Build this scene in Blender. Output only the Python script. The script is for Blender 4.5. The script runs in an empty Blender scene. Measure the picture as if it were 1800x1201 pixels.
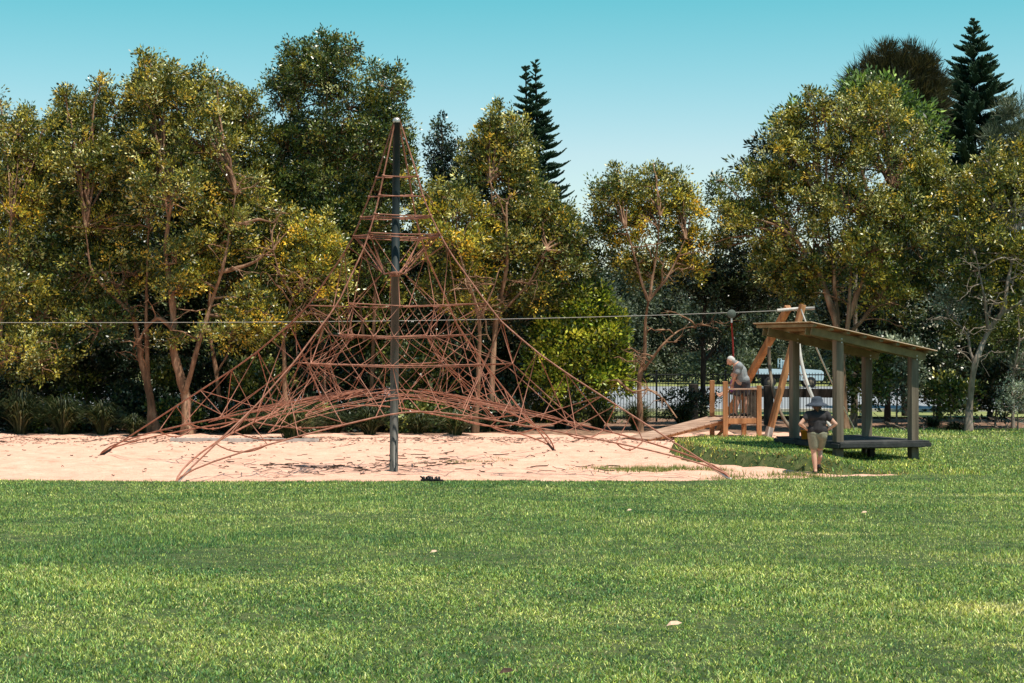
import bpy, math, random
import numpy as np
from mathutils import Vector, Matrix
random.seed(7)
RNG = np.random.default_rng(11)
S = bpy.context.scene
COL = S.collection
F = 3200.0; EYE = 2.6; HZ = 610.0      # focal length in photo pixels, eye height, horizon row

def P(px, py, Y):                       # photo pixel + distance -> world point
    return np.array([(px-900)/F*Y, Y, EYE-(py-HZ)/F*Y])
def G(px, py, z=0.0):                   # photo pixel on ground level z
    Y = F*(EYE-z)/(py-HZ)
    return np.array([(px-900)/F*Y, Y, z])

# ------------------------------------------------------------------ helpers
def tag(o, label=None, cat=None, group=None, kind=None):
    if label: o['label'] = label
    if cat: o['category'] = cat
    if group: o['group'] = group
    if kind: o['kind'] = kind
    return o
def empty(name, loc, label, cat, group=None):
    o = bpy.data.objects.new(name, None); COL.objects.link(o)
    o.location = tuple(float(v) for v in loc); o.empty_display_size = .2
    return tag(o, label, cat, group)
class MB:
    """collects vertices/faces (world coordinates) and per-face colours"""
    def __init__(s): s.v=[]; s.f3=[]; s.f4=[]; s.c3=[]; s.c4=[]; s.n=0; s.poly=[]
    def addv(s, a):
        a=np.asarray(a,dtype=np.float32).reshape(-1,3); s.v.append(a); k=s.n; s.n+=len(a); return k
    def tri(s, idx, col=None):
        idx=np.asarray(idx,dtype=np.int32).reshape(-1,3); s.f3.append(idx)
        s.c3.append(np.broadcast_to(np.asarray((1,1,1) if col is None else col,dtype=np.float32),(len(idx),3)))
    def quad(s, idx, col=None):
        idx=np.asarray(idx,dtype=np.int32).reshape(-1,4); s.f4.append(idx)
        s.c4.append(np.broadcast_to(np.asarray((1,1,1) if col is None else col,dtype=np.float32),(len(idx),3)))
    def box(s, c, size, rot=None, bev=0.0, taper=1.0):
        c=np.asarray(c,float); hx,hy,hz=[q/2 for q in size]
        b=min(bev,hx*.45,hy*.45,hz*.45)
        pts=[];R=np.eye(3) if rot is None else np.asarray(rot,float)
        if b<=0:
            for z in(-hz,hz):
                k=taper if z>0 else 1
                for x,y in((-hx,-hy),(hx,-hy),(hx,hy),(-hx,hy)): pts.append((x*k,y*k,z))
            o=s.addv(np.array(pts)@R.T+c)
            s.quad(np.array([[0,3,2,1],[4,5,6,7],[0,1,5,4],[1,2,6,5],[2,3,7,6],[3,0,4,7]])+o)
        else:
            rings=[(-hz,hx-b,hy-b,0),(-hz+b,hx,hy,b),(hz-b,hx,hy,b),(hz,hx-b,hy-b,0)]
            for (z,x,y,cb) in rings:
                bb=b*.6 if cb else b*.3
                k=taper if z>0 else 1
                for q in((-x+bb,-y),(x-bb,-y),(x,-y+bb),(x,y-bb),(x-bb,y),(-x+bb,y),(-x,y-bb),(-x,-y+bb)):
                    pts.append((q[0]*k,q[1]*k,z))
            o=s.addv(np.array(pts)@R.T+c)
            for r in range(3):
                for i in range(8):
                    j=(i+1)%8; s.quad([[o+r*8+i,o+r*8+j,o+r*8+8+j,o+r*8+8+i]])
            s.poly.append([o+i for i in range(7,-1,-1)]); s.poly.append([o+24+i for i in range(8)])
        return s
    def beam(s, a, b, w, h, bev=.008, up=(0,0,1)):
        a=np.asarray(a,float); b=np.asarray(b,float); d=b-a; L=np.linalg.norm(d); d/=L
        u=np.asarray(up,float); u=u-d*np.dot(u,d)
        if np.linalg.norm(u)<1e-4: u=np.array((1.,0,0)); u=u-d*np.dot(u,d)
        u/=np.linalg.norm(u); x=np.cross(u,d)
        return s.box((a+b)/2,(w,h,L),np.stack([x,u,d],1),bev)
    def tube(s, pts, rad, n=6, cap=True, col=None):
        pts=np.asarray(pts,float); m=len(pts)
        rad=np.broadcast_to(np.asarray(rad,float),(m,))
        t=np.gradient(pts,axis=0); t/=np.linalg.norm(t,axis=1)[:,None]+1e-9
        ref=np.array([0,0,1.]) if abs(t[:,2]).mean()<.8 else np.array([0,1.,0])
        x=np.cross(t,ref); x/=np.linalg.norm(x,axis=1)[:,None]+1e-9; y=np.cross(x,t)
        a=np.arange(n)*2*math.pi/n
        v=pts[:,None,:]+rad[:,None,None]*(np.cos(a)[None,:,None]*x[:,None,:]+np.sin(a)[None,:,None]*y[:,None,:])
        o=s.addv(v)
        i=np.arange(m-1)[:,None]*n; j=np.arange(n)[None,:]; j2=(j+1)%n
        q=np.stack([i+j,i+j2,i+n+j2,i+n+j],-1).reshape(-1,4)+o
        s.quad(q,col)
        if cap and n>2:
            s.poly.append([o+k for k in range(n)]); s.poly.append([o+(m-1)*n+k for k in range(n-1,-1,-1)])
        return s
    def lathe(s, prof, c, n=20, axis=None):
        c=np.asarray(c,float); a=np.arange(n)*2*math.pi/n; m=len(prof)
        v=np.array([[(r*math.cos(t),r*math.sin(t),z) for t in a] for r,z in prof])
        if axis is not None: v=v@np.asarray(axis).T
        o=s.addv(v.reshape(-1,3)+c)
        i=np.arange(m-1)[:,None]*n; j=np.arange(n)[None,:]; j2=(j+1)%n
        s.quad(np.stack([i+j,i+j2,i+n+j2,i+n+j],-1).reshape(-1,4)+o)
        return s
    def ball(s, c, r, n=12, m=8):
        c=np.asarray(c,float); r=np.broadcast_to(np.asarray(r,float),(3,))
        prof=[(max(math.sin(math.pi*k/m),.001),-math.cos(math.pi*k/m)) for k in range(m+1)]
        a=np.arange(n)*2*math.pi/n
        v=np.array([[(q*math.cos(t),q*math.sin(t),z) for t in a] for q,z in prof]).reshape(-1,3)*r+c
        o=s.addv(v); i=np.arange(m)[:,None]*n; j=np.arange(n)[None,:]; j2=(j+1)%n
        s.quad(np.stack([i+j,i+j2,i+n+j2,i+n+j],-1).reshape(-1,4)+o)
        return s
    def build(s, name, mat, parent=None, smooth=False, loc=None):
        v=np.concatenate(s.v) if s.v else np.zeros((0,3),np.float32)
        org=np.array(parent.matrix_basis.translation if parent is not None else (loc if loc is not None else (0,0,0)),float)
        if parent is not None and parent.get('_org') is not None: org=np.array(parent['_org'])
        v=v-org.astype(np.float32)
        me=bpy.data.meshes.new(name)
        f3=np.concatenate(s.f3) if s.f3 else np.zeros((0,3),np.int32)
        f4=np.concatenate(s.f4) if s.f4 else np.zeros((0,4),np.int32)
        pl=[np.asarray(p,np.int32) for p in s.poly]
        loops=np.concatenate([f3.ravel(),f4.ravel()]+pl).astype(np.int32)
        sizes=np.concatenate([np.full(len(f3),3),np.full(len(f4),4),np.array([len(p) for p in pl],int)]).astype(np.int32)
        starts=np.concatenate([[0],np.cumsum(sizes)[:-1]]).astype(np.int32)
        me.vertices.add(len(v)); me.vertices.foreach_set('co',v.astype(np.float32).ravel())
        me.loops.add(len(loops)); me.loops.foreach_set('vertex_index',loops)
        me.polygons.add(len(sizes)); me.polygons.foreach_set('loop_start',starts)
        try: me.polygons.foreach_set('loop_total',sizes)
        except Exception: pass
        cc=(s.c3+s.c4)
        if cc:
            c=np.concatenate(cc+([np.ones((len(pl),3),np.float32)] if pl else []))
            c4=np.ones((len(c),4),np.float32); c4[:,:3]=c
            at=me.attributes.new('Col','FLOAT_COLOR','FACE'); at.data.foreach_set('color',c4.ravel())
        me.polygons.foreach_set('use_smooth',np.full(len(sizes),bool(smooth)))
        me.update(calc_edges=True); me.validate()
        me.materials.append(mat)
        o=bpy.data.objects.new(name,me); COL.objects.link(o)
        if parent is not None:
            o.parent=parent
            if parent.type=='MESH': o['_org']=[float(q) for q in org]
            else: o['_org']=[float(q) for q in org]
        else: o.location=tuple(float(q) for q in org); o['_org']=[float(q) for q in org]
        return o

# ------------------------------------------------------------------ materials
def nmat(name):
    m=bpy.data.materials.new(name); m.use_nodes=True; nt=m.node_tree; nt.nodes.clear()
    out=nt.nodes.new('ShaderNodeOutputMaterial'); return m,nt,out
def ramp(nt, fac, stops):
    r=nt.nodes.new('ShaderNodeValToRGB'); e=r.color_ramp.elements
    while len(e)<len(stops): e.new(.5)
    for k,(p,c) in enumerate(stops): e[k].position=p; e[k].color=(*c,1)
    nt.links.new(fac,r.inputs[0]); return r.outputs[0]
def noise(nt, scale, detail=6, rough=.6, vec=None, stretch=None):
    n=nt.nodes.new('ShaderNodeTexNoise'); n.inputs['Scale'].default_value=scale
    n.inputs['Detail'].default_value=detail; n.inputs['Roughness'].default_value=rough
    g=nt.nodes.new('ShaderNodeNewGeometry'); src=g.outputs['Position']
    if stretch:
        mp=nt.nodes.new('ShaderNodeMapping'); mp.inputs['Scale'].default_value=stretch
        nt.links.new(src,mp.inputs[0]); src=mp.outputs[0]
    nt.links.new(src,n.inputs['Vector']); return n.outputs['Fac']
def mixc(nt, fac, a, b, mode='MIX'):
    m=nt.nodes.new('ShaderNodeMix'); m.data_type='RGBA'; m.blend_type=mode
    for sock,val in((0,fac),(6,a),(7,b)):
        if isinstance(val,(int,float)): m.inputs[sock].default_value=val
        elif isinstance(val,tuple): m.inputs[sock].default_value=(*val,1)
        else: nt.links.new(val,m.inputs[sock])
    return m.outputs[2]
def simple(name, stops, scale=8, rough=.8, bump=.2, stretch=None, metal=0, spec=.3, bscale=None, detail=6, bdist=.02):
    m,nt,out=nmat(name); b=nt.nodes.new('ShaderNodeBsdfPrincipled')
    f=noise(nt,scale,detail,.6,stretch=stretch)
    nt.links.new(ramp(nt,f,stops),b.inputs['Base Color'])
    b.inputs['Roughness'].default_value=rough; b.inputs['Metallic'].default_value=metal
    b.inputs['Specular IOR Level'].default_value=spec
    if bump:
        bp=nt.nodes.new('ShaderNodeBump'); bp.inputs['Strength'].default_value=bump; bp.inputs['Distance'].default_value=bdist
        nt.links.new(noise(nt,bscale or scale*3,6,.7,stretch=stretch),bp.inputs['Height']); nt.links.new(bp.outputs[0],b.inputs['Normal'])
    nt.links.new(b.outputs[0],out.inputs[0]); return m
def leafmat(name, rough=.42, transl=.25, spec=.5):
    m,nt,out=nmat(name); b=nt.nodes.new('ShaderNodeBsdfPrincipled')
    a=nt.nodes.new('ShaderNodeAttribute'); a.attribute_name='Col'
    nt.links.new(a.outputs['Color'],b.inputs['Base Color'])
    b.inputs['Roughness'].default_value=rough; b.inputs['Specular IOR Level'].default_value=spec
    t=nt.nodes.new('ShaderNodeBsdfTranslucent'); 
    tc=mixc(nt,1.0,a.outputs['Color'],(1.0,.95,.45),'MULTIPLY'); nt.links.new(tc,t.inputs[0])
    mx=nt.nodes.new('ShaderNodeMixShader'); mx.inputs[0].default_value=transl
    nt.links.new(b.outputs[0],mx.inputs[1]); nt.links.new(t.outputs[0],mx.inputs[2]); nt.links.new(mx.outputs[0],out.inputs[0])
    return m
M={}
M['leaf']=leafmat('leaf_glossy',.33,.14,.5); M['leafm']=leafmat('leaf_matt',.5,.22,.4); M['grass']=leafmat('grass_blade',.5,.3,.35)
M['needle']=leafmat('pine_needle',.6,.2,.2)
M['bark']=simple('papery_bark',[(.3,(.07,.038,.022)),(.5,(.22,.12,.068)),(.62,(.36,.215,.13)),(.75,(.50,.34,.23))],5,.9,.6,(1,1,.25),bscale=22)
M['barkg']=simple('grey_bark',[(.3,(.11,.085,.062)),(.55,(.25,.20,.155)),(.75,(.42,.36,.29))],6,.9,.6,(1,1,.3),bscale=25)
M['barkd']=simple('dark_bark',[(.3,(.018,.014,.011)),(.7,(.07,.055,.045))],6,.9,.5,(1,1,.3))
M['timber']=simple('orange_timber',[(.3,(.22,.095,.035)),(.55,(.42,.20,.085)),(.75,(.55,.30,.14))],6,.7,.35,(1,1,.12),bscale=30)
M['timber_x']=simple('pale_plank_timber',[(.3,(.26,.15,.10)),(.55,(.42,.27,.19)),(.75,(.55,.38,.27))],6,.8,.35,(.3,.3,.3),bscale=30)  # paler plank timber for floor, handrails and ramp
M['wood']=simple('weathered_wood',[(.3,(.09,.068,.048)),(.55,(.20,.155,.11)),(.75,(.34,.275,.20))],6,.85,.5,(1,1,.1),bscale=40)
M['slat']=simple('silhouette_slat_wood',[(.3,(.05,.04,.03)),(.7,(.12,.10,.075))],6,.85,.3)  # slat colour darkened so the railing reads as a shaded silhouette
M['deckwood']=simple('dark_deck_wood',[(.3,(.02,.021,.021)),(.55,(.048,.048,.046)),(.75,(.10,.095,.085))],5,.75,.5,(.6,.6,.6),bscale=30)
M['roofwood']=simple('roof_timber',[(.3,(.12,.09,.045)),(.55,(.22,.17,.085)),(.75,(.32,.25,.13))],6,.8,.4,(.5,.5,.5),bscale=30)
M['rope']=simple('red_brown_rope',[(.3,(.19,.066,.035)),(.55,(.34,.135,.080)),(.75,(.50,.24,.165))],9,.6,.5,bscale=160,bdist=.004,spec=.4)
M['clamp']=simple('rope_clamp',[(.3,(.45,.4,.36)),(.7,(.7,.65,.6))],20,.4,0,metal=.6)
M['mast']=simple('dark_green_mast_paint',[(.3,(.012,.020,.021)),(.55,(.02,.030,.031)),(.75,(.034,.046,.046))],3,.6,.1,(1,1,.3),spec=.2)
M['mastlow']=simple('worn_mast_paint',[(.3,(.045,.045,.037)),(.6,(.075,.072,.058)),(.8,(.12,.11,.085))],4,.55,.15,(1,1,.3),spec=.5)
M['steel']=simple('galvanised_steel',[(.3,(.45,.46,.45)),(.7,(.66,.66,.64))],12,.45,.05,metal=.6)
M['wire']=simple('steel_cable',[(.3,(.24,.235,.21)),(.7,(.34,.33,.30))],12,.6,0)
M['palepole']=simple('pale_pole',[(.3,(.36,.34,.31)),(.7,(.62,.58,.52))],8,.6,.2,(1,1,.2))
M['blackm']=simple('black_fence_paint',[(.3,(.01,.012,.013)),(.7,(.02,.022,.024))],5,.45,0)
M['redrope']=simple('red_rope',[(.3,(.16,.012,.01)),(.7,(.28,.025,.02))],30,.7,.2)
M['skin']=simple('skin',[(.3,(.50,.27,.18)),(.7,(.60,.35,.25))],15,.5,.05)
M['shirtg']=simple('grey_cotton',[(.3,(.20,.215,.22)),(.7,(.26,.275,.28))],12,.9,.3)
M['shirtb']=simple('black_cotton',[(.3,(.022,.020,.022)),(.7,(.04,.036,.038))],12,.85,.3)
M['shortsd']=simple('charcoal_cloth',[(.3,(.05,.045,.05)),(.7,(.075,.065,.07))],12,.9,.3)
M['khaki']=simple('khaki_cloth',[(.3,(.20,.19,.13)),(.7,(.28,.27,.19))],12,.9,.3)
M['hat']=simple('navy_hat_cloth',[(.3,(.03,.04,.055)),(.7,(.06,.07,.09))],20,.9,.3)
M['hairg']=simple('grey_hair',[(.3,(.4,.38,.36)),(.7,(.62,.6,.57))],60,.8,.4)
M['hairb']=simple('brown_hair',[(.3,(.06,.035,.02)),(.7,(.14,.08,.045))],60,.7,.4)
M['purple']=simple('purple_cloth',[(.3,(.16,.05,.18)),(.7,(.24,.08,.26))],20,.9,.2)
M['orange']=simple('orange_plastic',[(.3,(.62,.20,.02)),(.7,(.70,.26,.03))],20,.45,0)
M['rubber']=simple('black_rubber',[(.3,(.012,.011,.011)),(.7,(.03,.028,.028))],20,.7,.3)
M['carpaint']=simple('pale_blue_white_paint',[(.3,(.50,.62,.66)),(.7,(.56,.68,.72))],1,.3,0,spec=.6)
M['glass']=simple('dark_car_glass',[(.3,(.03,.045,.05)),(.7,(.05,.07,.075))],3,.08,0,spec=.8)
M['road']=simple('pale_bitumen',[(.3,(.21,.225,.235)),(.6,(.26,.27,.28)),(.8,(.30,.31,.32))],2.5,.9,.2,bscale=60)
M['dryleaf']=simple('dry_leaf',[(.3,(.5,.33,.2)),(.7,(.7,.5,.36))],40,.7,.2)
M['twig']=simple('dry_twig',[(.3,(.025,.015,.01)),(.7,(.11,.065,.04))],20,.9,.2)
M['lamp']=simple('red_lens',[(.3,(.5,.02,.02)),(.7,(.6,.03,.03))],5,.3,0)
def roofsheet():
    m,nt,out=nmat('roof_sheet'); b=nt.nodes.new('ShaderNodeBsdfPrincipled')
    c=ramp(nt,noise(nt,5,5,.6),[(.3,(.30,.225,.13)),(.7,(.44,.35,.23))]); nt.links.new(c,b.inputs['Base Color']); b.inputs['Roughness'].default_value=.5
    t=nt.nodes.new('ShaderNodeBsdfTranslucent'); t.inputs[0].default_value=(.60,.30,.09,1)
    mx=nt.nodes.new('ShaderNodeMixShader'); mx.inputs[0].default_value=.2
    nt.links.new(b.outputs[0],mx.inputs[1]); nt.links.new(t.outputs[0],mx.inputs[2]); nt.links.new(mx.outputs[0],out.inputs[0]); return m
M['roofsheet']=roofsheet()
def sandmat():
    m,nt,out=nmat('peach_sand'); b=nt.nodes.new('ShaderNodeBsdfPrincipled')
    c1=ramp(nt,noise(nt,1.6,9,.72),[(.3,(.55,.31,.215)),(.45,(.76,.45,.33)),(.55,(.82,.49,.36)),(.7,(.90,.58,.45))])
    c2=ramp(nt,noise(nt,28,6,.7),[(.28,(.5,.42,.36)),(.40,(.95,.93,.91)),(.7,(1,1,1))])
    nt.links.new(mixc(nt,1.0,c1,c2,'MULTIPLY'),b.inputs['Base Color']); b.inputs['Roughness'].default_value=.95; b.inputs['Specular IOR Level'].default_value=.1
    bp=nt.nodes.new('ShaderNodeBump'); bp.inputs['Strength'].default_value=1; bp.inputs['Distance'].default_value=.11
    nt.links.new(noise(nt,4.5,10,.68),bp.inputs['Height']); nt.links.new(bp.outputs[0],b.inputs['Normal'])
    nt.links.new(b.outputs[0],out.inputs[0]); return m
M['sand']=sandmat()
M['soil']=simple('leaf_litter_soil',[(.3,(.05,.028,.016)),(.45,(.16,.09,.055)),(.6,(.34,.20,.13)),(.75,(.50,.33,.23))],5,.95,.9,bscale=14,detail=9,bdist=.05)
M['lawn']=simple('lawn_turf',[(.3,(.03,.05,.015)),(.5,(.055,.085,.022)),(.7,(.13,.14,.05))],3,.95,.8,bscale=40,detail=9,bdist=.03)
M['verge']=simple('far_grass',[(.3,(.14,.17,.05)),(.5,(.22,.24,.08)),(.7,(.30,.29,.12))],1,.95,.3)

# ------------------------------------------------------------------ ground
def vnoise(x, y, sc, seed=0):           # cheap smooth noise, about -1..1
    r=np.random.default_rng(seed); out=np.zeros_like(np.asarray(x,float))
    for k in range(9):
        a=r.uniform(0,6.28); f=sc*r.uniform(.5,2.2); p=r.uniform(0,6.28)
        out=out+np.sin((x*math.cos(a)+y*math.sin(a))*f+p+1.3*np.sin((x*math.sin(a)-y*math.cos(a))*f*.7+p*2))
    return out/3.6
LAWN=np.array([(-60,-5),(60,-5),(60,60),(20,57.5),(12.5,57),(10.4,57.2),(9.2,53.7),(8.2,50.5),(7.3,47.8),(5.4,46.6),(4.4,46.2),(3.9,44.8),
 (3.95,42.6),(4.35,40.9),(5.22,39.0),(6.3,37.6),(6.9,37.1),(7.7,36.8),(7.3,36.45),(6.6,36.2),(5.3,35.4),(3.26,34.85),(1.09,34.96),(-1.1,35.25),(-3.25,34.75),
 (-6.3,34.45),(-9.83,34.96),(-14,36),(-60,38)],float)
def sdist(x, y, poly):                  # signed distance, positive inside
    x=np.asarray(x,float); y=np.asarray(y,float); d=np.full(x.shape,1e9); ins=np.zeros(x.shape,bool)
    n=len(poly)
    for i in range(n):
        a=poly[i]; b=poly[(i+1)%n]; ex,ey=b-a; L=ex*ex+ey*ey
        t=np.clip(((x-a[0])*ex+(y-a[1])*ey)/L,0,1)
        d=np.minimum(d,np.hypot(x-a[0]-t*ex,y-a[1]-t*ey))
        c=((a[1]>y)!=(b[1]>y)); xi=ex*(y-a[1])/(ey if abs(ey)>1e-9 else 1e-9)+a[0]; ins^=(c&(x<xi))
    return np.where(ins,d,-d)
def ss(t): t=np.clip(t,0,1); return t*t*(3-2*t)
def base_z(x, y):
    y=np.asarray(y,float); x=np.asarray(x,float)
    return np.clip(.034*(34.7-y),0,1.05)+.015*vnoise(x,y,.5,3)*ss((y-30)/6)
def mound(x, y, d):
    m=ss((x-3.5)/.3)*ss((8.0-x)/1.8)*ss((y-36.6)/1.2)*ss((50-y)/3.5)
    return .27*m*ss((d+.05)/.22)
def lawn_z(x, y):
    d=sdist(x,y,LAWN)+(.09*vnoise(x,y,3,5)+.06*vnoise(x,y,9,6))
    return base_z(x,y)+np.clip(d*.5,-.12,.035)+mound(x,y,d)
def sand_d(x, y):                       # sand pit: positive inside
    back=54.2-.0*x+.35*vnoise(x,y,.9,8)
    back=np.where(x>2.5,55.3+.4*vnoise(x,y,.7,9),back)
    right=10.2-x
    return np.minimum(np.minimum(back-y,y-30),right)
def sand_z(x, y): 
    d=sand_d(x,y); return base_z(x,y)-.09*ss((sdist(x,y,LAWN)-.25)/.4)+np.clip(d*.3,-.12,.0)+.03*vnoise(x,y,2.2,4)+.018*vnoise(x,y,6,14)
def sheet(name, fz, x0,x1,y0,y1,step,mat,label=None,keep=None):
    nx=int((x1-x0)/step)+1; ny=int((y1-y0)/step)+1
    X,Y=np.meshgrid(np.linspace(x0,x1,nx),np.linspace(y0,y1,ny)); Z=fz(X,Y)
    b=MB(); o=b.addv(np.stack([X,Y,Z],-1)); i=np.arange(ny-1)[:,None]*nx; j=np.arange(nx-1)[None,:]
    q=np.stack([i+j,i+j+1,i+nx+j+1,i+nx+j],-1)
    if keep is not None: q=q[keep(X,Y)[:-1,:-1]]
    b.quad(q.reshape(-1,4)+o)
    ob=b.build(name,mat,smooth=True); tag(ob,label,None,None,'structure'); return ob
def ground_z(x,y): return base_z(x,y)-.045+.03*vnoise(x,y,1.5,6)*ss((y-55)/3)
g=MB()
for (xs,ys) in ((np.concatenate([[-1500,-400,-120],np.linspace(-45,45,181),[120,400,1500]]),np.concatenate([[-300,-60],np.linspace(-6,70,153),[90,150,400,1200,3000]])),):
    X,Y=np.meshgrid(xs,ys); o=g.addv(np.stack([X,Y,ground_z(X,np.clip(Y,-6,66))],-1)); nx=len(xs); i=np.arange(len(ys)-1)[:,None]*nx; j=np.arange(nx-1)[None,:]
    g.quad(np.stack([i+j,i+j+1,i+nx+j+1,i+nx+j],-1).reshape(-1,4)+o)
tag(g.build('ground',M['soil'],smooth=True),'bare soil scattered with leaf litter beneath the trees',kind='structure')
sheet('sand_pit',sand_z,-34,11,30.5,57,.14,M['sand'],'pale peach sand play area under the rope net')
sheet('lawn',lawn_z,-34,34,-4,58.5,.14,M['lawn'],'broad mown lawn rising gently toward the viewer',
      keep=lambda X,Y:(sdist(X,Y,LAWN)>-.9))
# car park and verges behind the fence
v=MB(); o=v.addv([(-90,67,.02),(90,67,.02),(90,72.5,.03),(-90,72.5,.03)]); v.quad([[o,o+1,o+2,o+3]])
tag(v.build('grass_verge',M['verge']),'strip of dry green grass just behind the black fence',kind='structure')
v=MB(); o=v.addv([(-90,72.5,.035),(90,72.5,.035),(90,118,.035),(-90,118,.035)]); v.quad([[o,o+1,o+2,o+3]])
tag(v.build('car_park',M['road']),'pale grey sealed car park beyond the fence',kind='structure')
k=MB(); k.box((0,72.45,.08),(180,.15,.13),bev=.01); tag(k.build('kerb',M['palepole']),'low pale concrete kerb edging the car park',kind='structure')
v=MB(); o=v.addv([(-200,118,.05),(200,118,.05),(200,300,.8),(-200,300,.8)]); v.quad([[o,o+1,o+2,o+3]])
tag(v.build('far_lawn',M['verge']),'bright grass slope on the far side of the car park',kind='structure')

# ------------------------------------------------------------------ grass blades
def blades(b, x, y, z, L, W, lean, pal, seg=2, seed=1):
    r=np.random.default_rng(seed); n=len(x)
    az=r.uniform(0,2*math.pi,n); face=r.uniform(0,2*math.pi,n)
    dx=np.cos(az)*lean*L; dy=np.sin(az)*lean*L; up=L*np.sqrt(np.clip(1-lean**2,.05,1))
    wx=np.cos(face)*W/2; wy=np.sin(face)*W/2
    B=np.stack([x,y,z-.01],-1); w=np.stack([wx,wy,np.zeros(n)],-1)
    tip=B+np.stack([dx,dy,up],-1)
    if seg==1:
        V=np.stack([B-w,B+w,tip],1); o=b.addv(V); b.tri(np.arange(3*n).reshape(n,3)+o,pal)
    else:
        mid=B+np.stack([dx*.3,dy*.3,up*.6],-1)
        V=np.stack([B-w,B+w,mid+w*.8,mid-w*.8,tip],1); o=b.addv(V); k=np.arange(n)[:,None]*5+o
        b.quad(k+np.array([[0,1,2,3]]),pal); b.tri(k+np.array([[3,2,4]]),pal)
def grass_colour(x, y, n, seed):
    r=np.random.default_rng(seed)
    p=vnoise(x,y,.45,21)*.24+vnoise(x,y,1.7,22)*.3+vnoise(x,y,6,23)*.22+.12+r.normal(0,.62,n)
    for (gx,gy,ga,gb_,gw) in ((3.4,12.6,.5,.45,1.8),(3.6,20.1,.55,.25,1.6),(2.9,10.6,.4,.15,1.3),(-1.2,14.5,1.1,.4,.8),(-2.5,23,1.2,.5,.7),(4.8,16.5,.6,.3,1.2),(7.5,29,1.2,.3,1.1),(-5.5,30,1.0,.3,.9),(12,52,2.5,1.2,1.2)):
        p=p+gw*np.exp(-((x-gx)/ga)**2-((y-gy)/gb_)**2)
    cols=np.array([(.045,.12,.05),(.085,.19,.065),(.17,.275,.08),(.30,.38,.10),(.48,.50,.15),(.68,.62,.27)])
    t=np.clip((p+1.2)/2.7,0,.999)*5; i=t.astype(int); f=(t-i)[:,None]
    c=cols[i]*(1-f)+cols[np.minimum(i+1,5)]*f
    c*=r.choice([.35,.72,1.0,1.35,1.85],(n,1))*r.uniform(.85,1.15,(n,1)); c[:,2]*=r.uniform(.6,1.3,n); c*=np.array([1.12,1.15,1.12])
    dead=r.random(n)<.02; c[dead]=np.array((.50,.38,.2))
    return c
gb=MB(); zones=[(8.2,12,9000,.030,.0068,2),(12,16,6400,.032,.0082,2),(16,22,3700,.035,.0105,1),(22,29,2200,.038,.014,1),(29,36.8,1400,.04,.018,1),(36.8,47,650,.055,.027,1),(47,57.6,350,.06,.034,1)]
for zi,(a,c,den,L,W,seg) in enumerate(zones):
    x0=-c*.30-3.2; x1=c*.30+3.2
    if a>=36: x0=3.4
    n=int(den*(c-a)*(x1-x0)); r=np.random.default_rng(100+zi)
    y=r.uniform(a,c,n); x=r.uniform(x0,x1,n)
    ok=(abs(x)<y*.293+3.2); d=sdist(x,y,LAWN)+(.09*vnoise(x,y,3,5)+.06*vnoise(x,y,9,6)); ok&=(d>-.02); cl=vnoise(x,y,16,61)+.8*vnoise(x,y,38,62); ok&=(r.random(n)<np.clip(.80+.45*cl,.12,1)); cl=cl[ok]; x=x[ok];y=y[ok];d=d[ok]; n=len(x)
    LL=L*r.uniform(.5,1.35,n)*(1+.25*vnoise(x,y,1.2,31))*(1+.25*np.clip(cl,-1,1)); edge=(d<.35)&(y>36.7)&(x<9)
    LL=np.where(edge,LL*1.7,LL)
    blades(gb,x,y,lawn_z(x,y),LL,W*r.uniform(.7,1.3,n),np.clip(r.uniform(.25,.97,n),0,.97),np.where(edge[:,None]&(r.random((n,1))<.45),np.array([[.42,.33,.12]])*r.uniform(.5,1.2,(n,1)),grass_colour(x,y,n,200+zi)*np.where((y>36.5)[:,None]&(x<9.5)[:,None],np.array([[1.25,1.12,.9]]),1.0)),seg,300+zi)
gg=gb.build('grass',M['grass']); tag(gg,'short mown green grass covering the whole lawn and the low bank','grass',kind='stuff')
# sparse grass growing in the sand
sb=MB(); r=np.random.default_rng(5)
def patch(cx,cy,rx,ry,n,L=.09):
    p=r.normal(0,.5,(n,2)); gx,gy,_=G(cx,cy); x=gx+p[:,0]*rx; y=gy+p[:,1]*ry
    keep=vnoise(x,y,3,77)>-.15; x=x[keep];y=y[keep];m=len(x)
    pal=np.array([(.22,.27,.07),(.35,.36,.12),(.12,.19,.05)])[r.integers(0,3,m)]
    blades(sb,x,y,sand_z(x,y),L*r.uniform(.5,1.3,m),.02*r.uniform(.6,1.2,m),r.uniform(.1,.8,m),pal,1,9)
patch(1150,828,1.3,.7,1500,.12); patch(1060,826,.6,.4,300); patch(1250,828,.7,.6,500,.1); patch(1290,842,.5,.5,300,.12); patch(820,812,.6,.8,260,.06); patch(870,808,.4,.6,160,.06)
patch(1400,838,1.0,.5,700,.12); patch(1480,838,.5,.4,400,.14); patch(740,812,.3,.5,60,.06)
nE=9000; ey=r.uniform(33.5,47.5,nE); ex=r.uniform(-11,8,nE); dd=sdist(ex,ey,LAWN)+(.09*vnoise(ex,ey,3,5)+.06*vnoise(ex,ey,9,6)); kk=(dd>-.38)&(dd<.05)&(r.random(nE)<np.exp(dd*6)); ex=ex[kk]; ey=ey[kk]; nn=len(ex)
blades(sb,ex,ey,np.maximum(sand_z(ex,ey),lawn_z(ex,ey)),.08*r.uniform(.5,1.4,nn),.02*r.uniform(.6,1.2,nn),r.uniform(.2,.9,nn),np.array([(.14,.22,.06),(.26,.30,.09),(.45,.38,.16)])[r.integers(0,3,nn)],1,19)
tag(sb.build('sparse_grass',M['grass']),'thin yellow-green weeds growing in the sand near the right anchors','weeds',kind='stuff')
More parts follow.
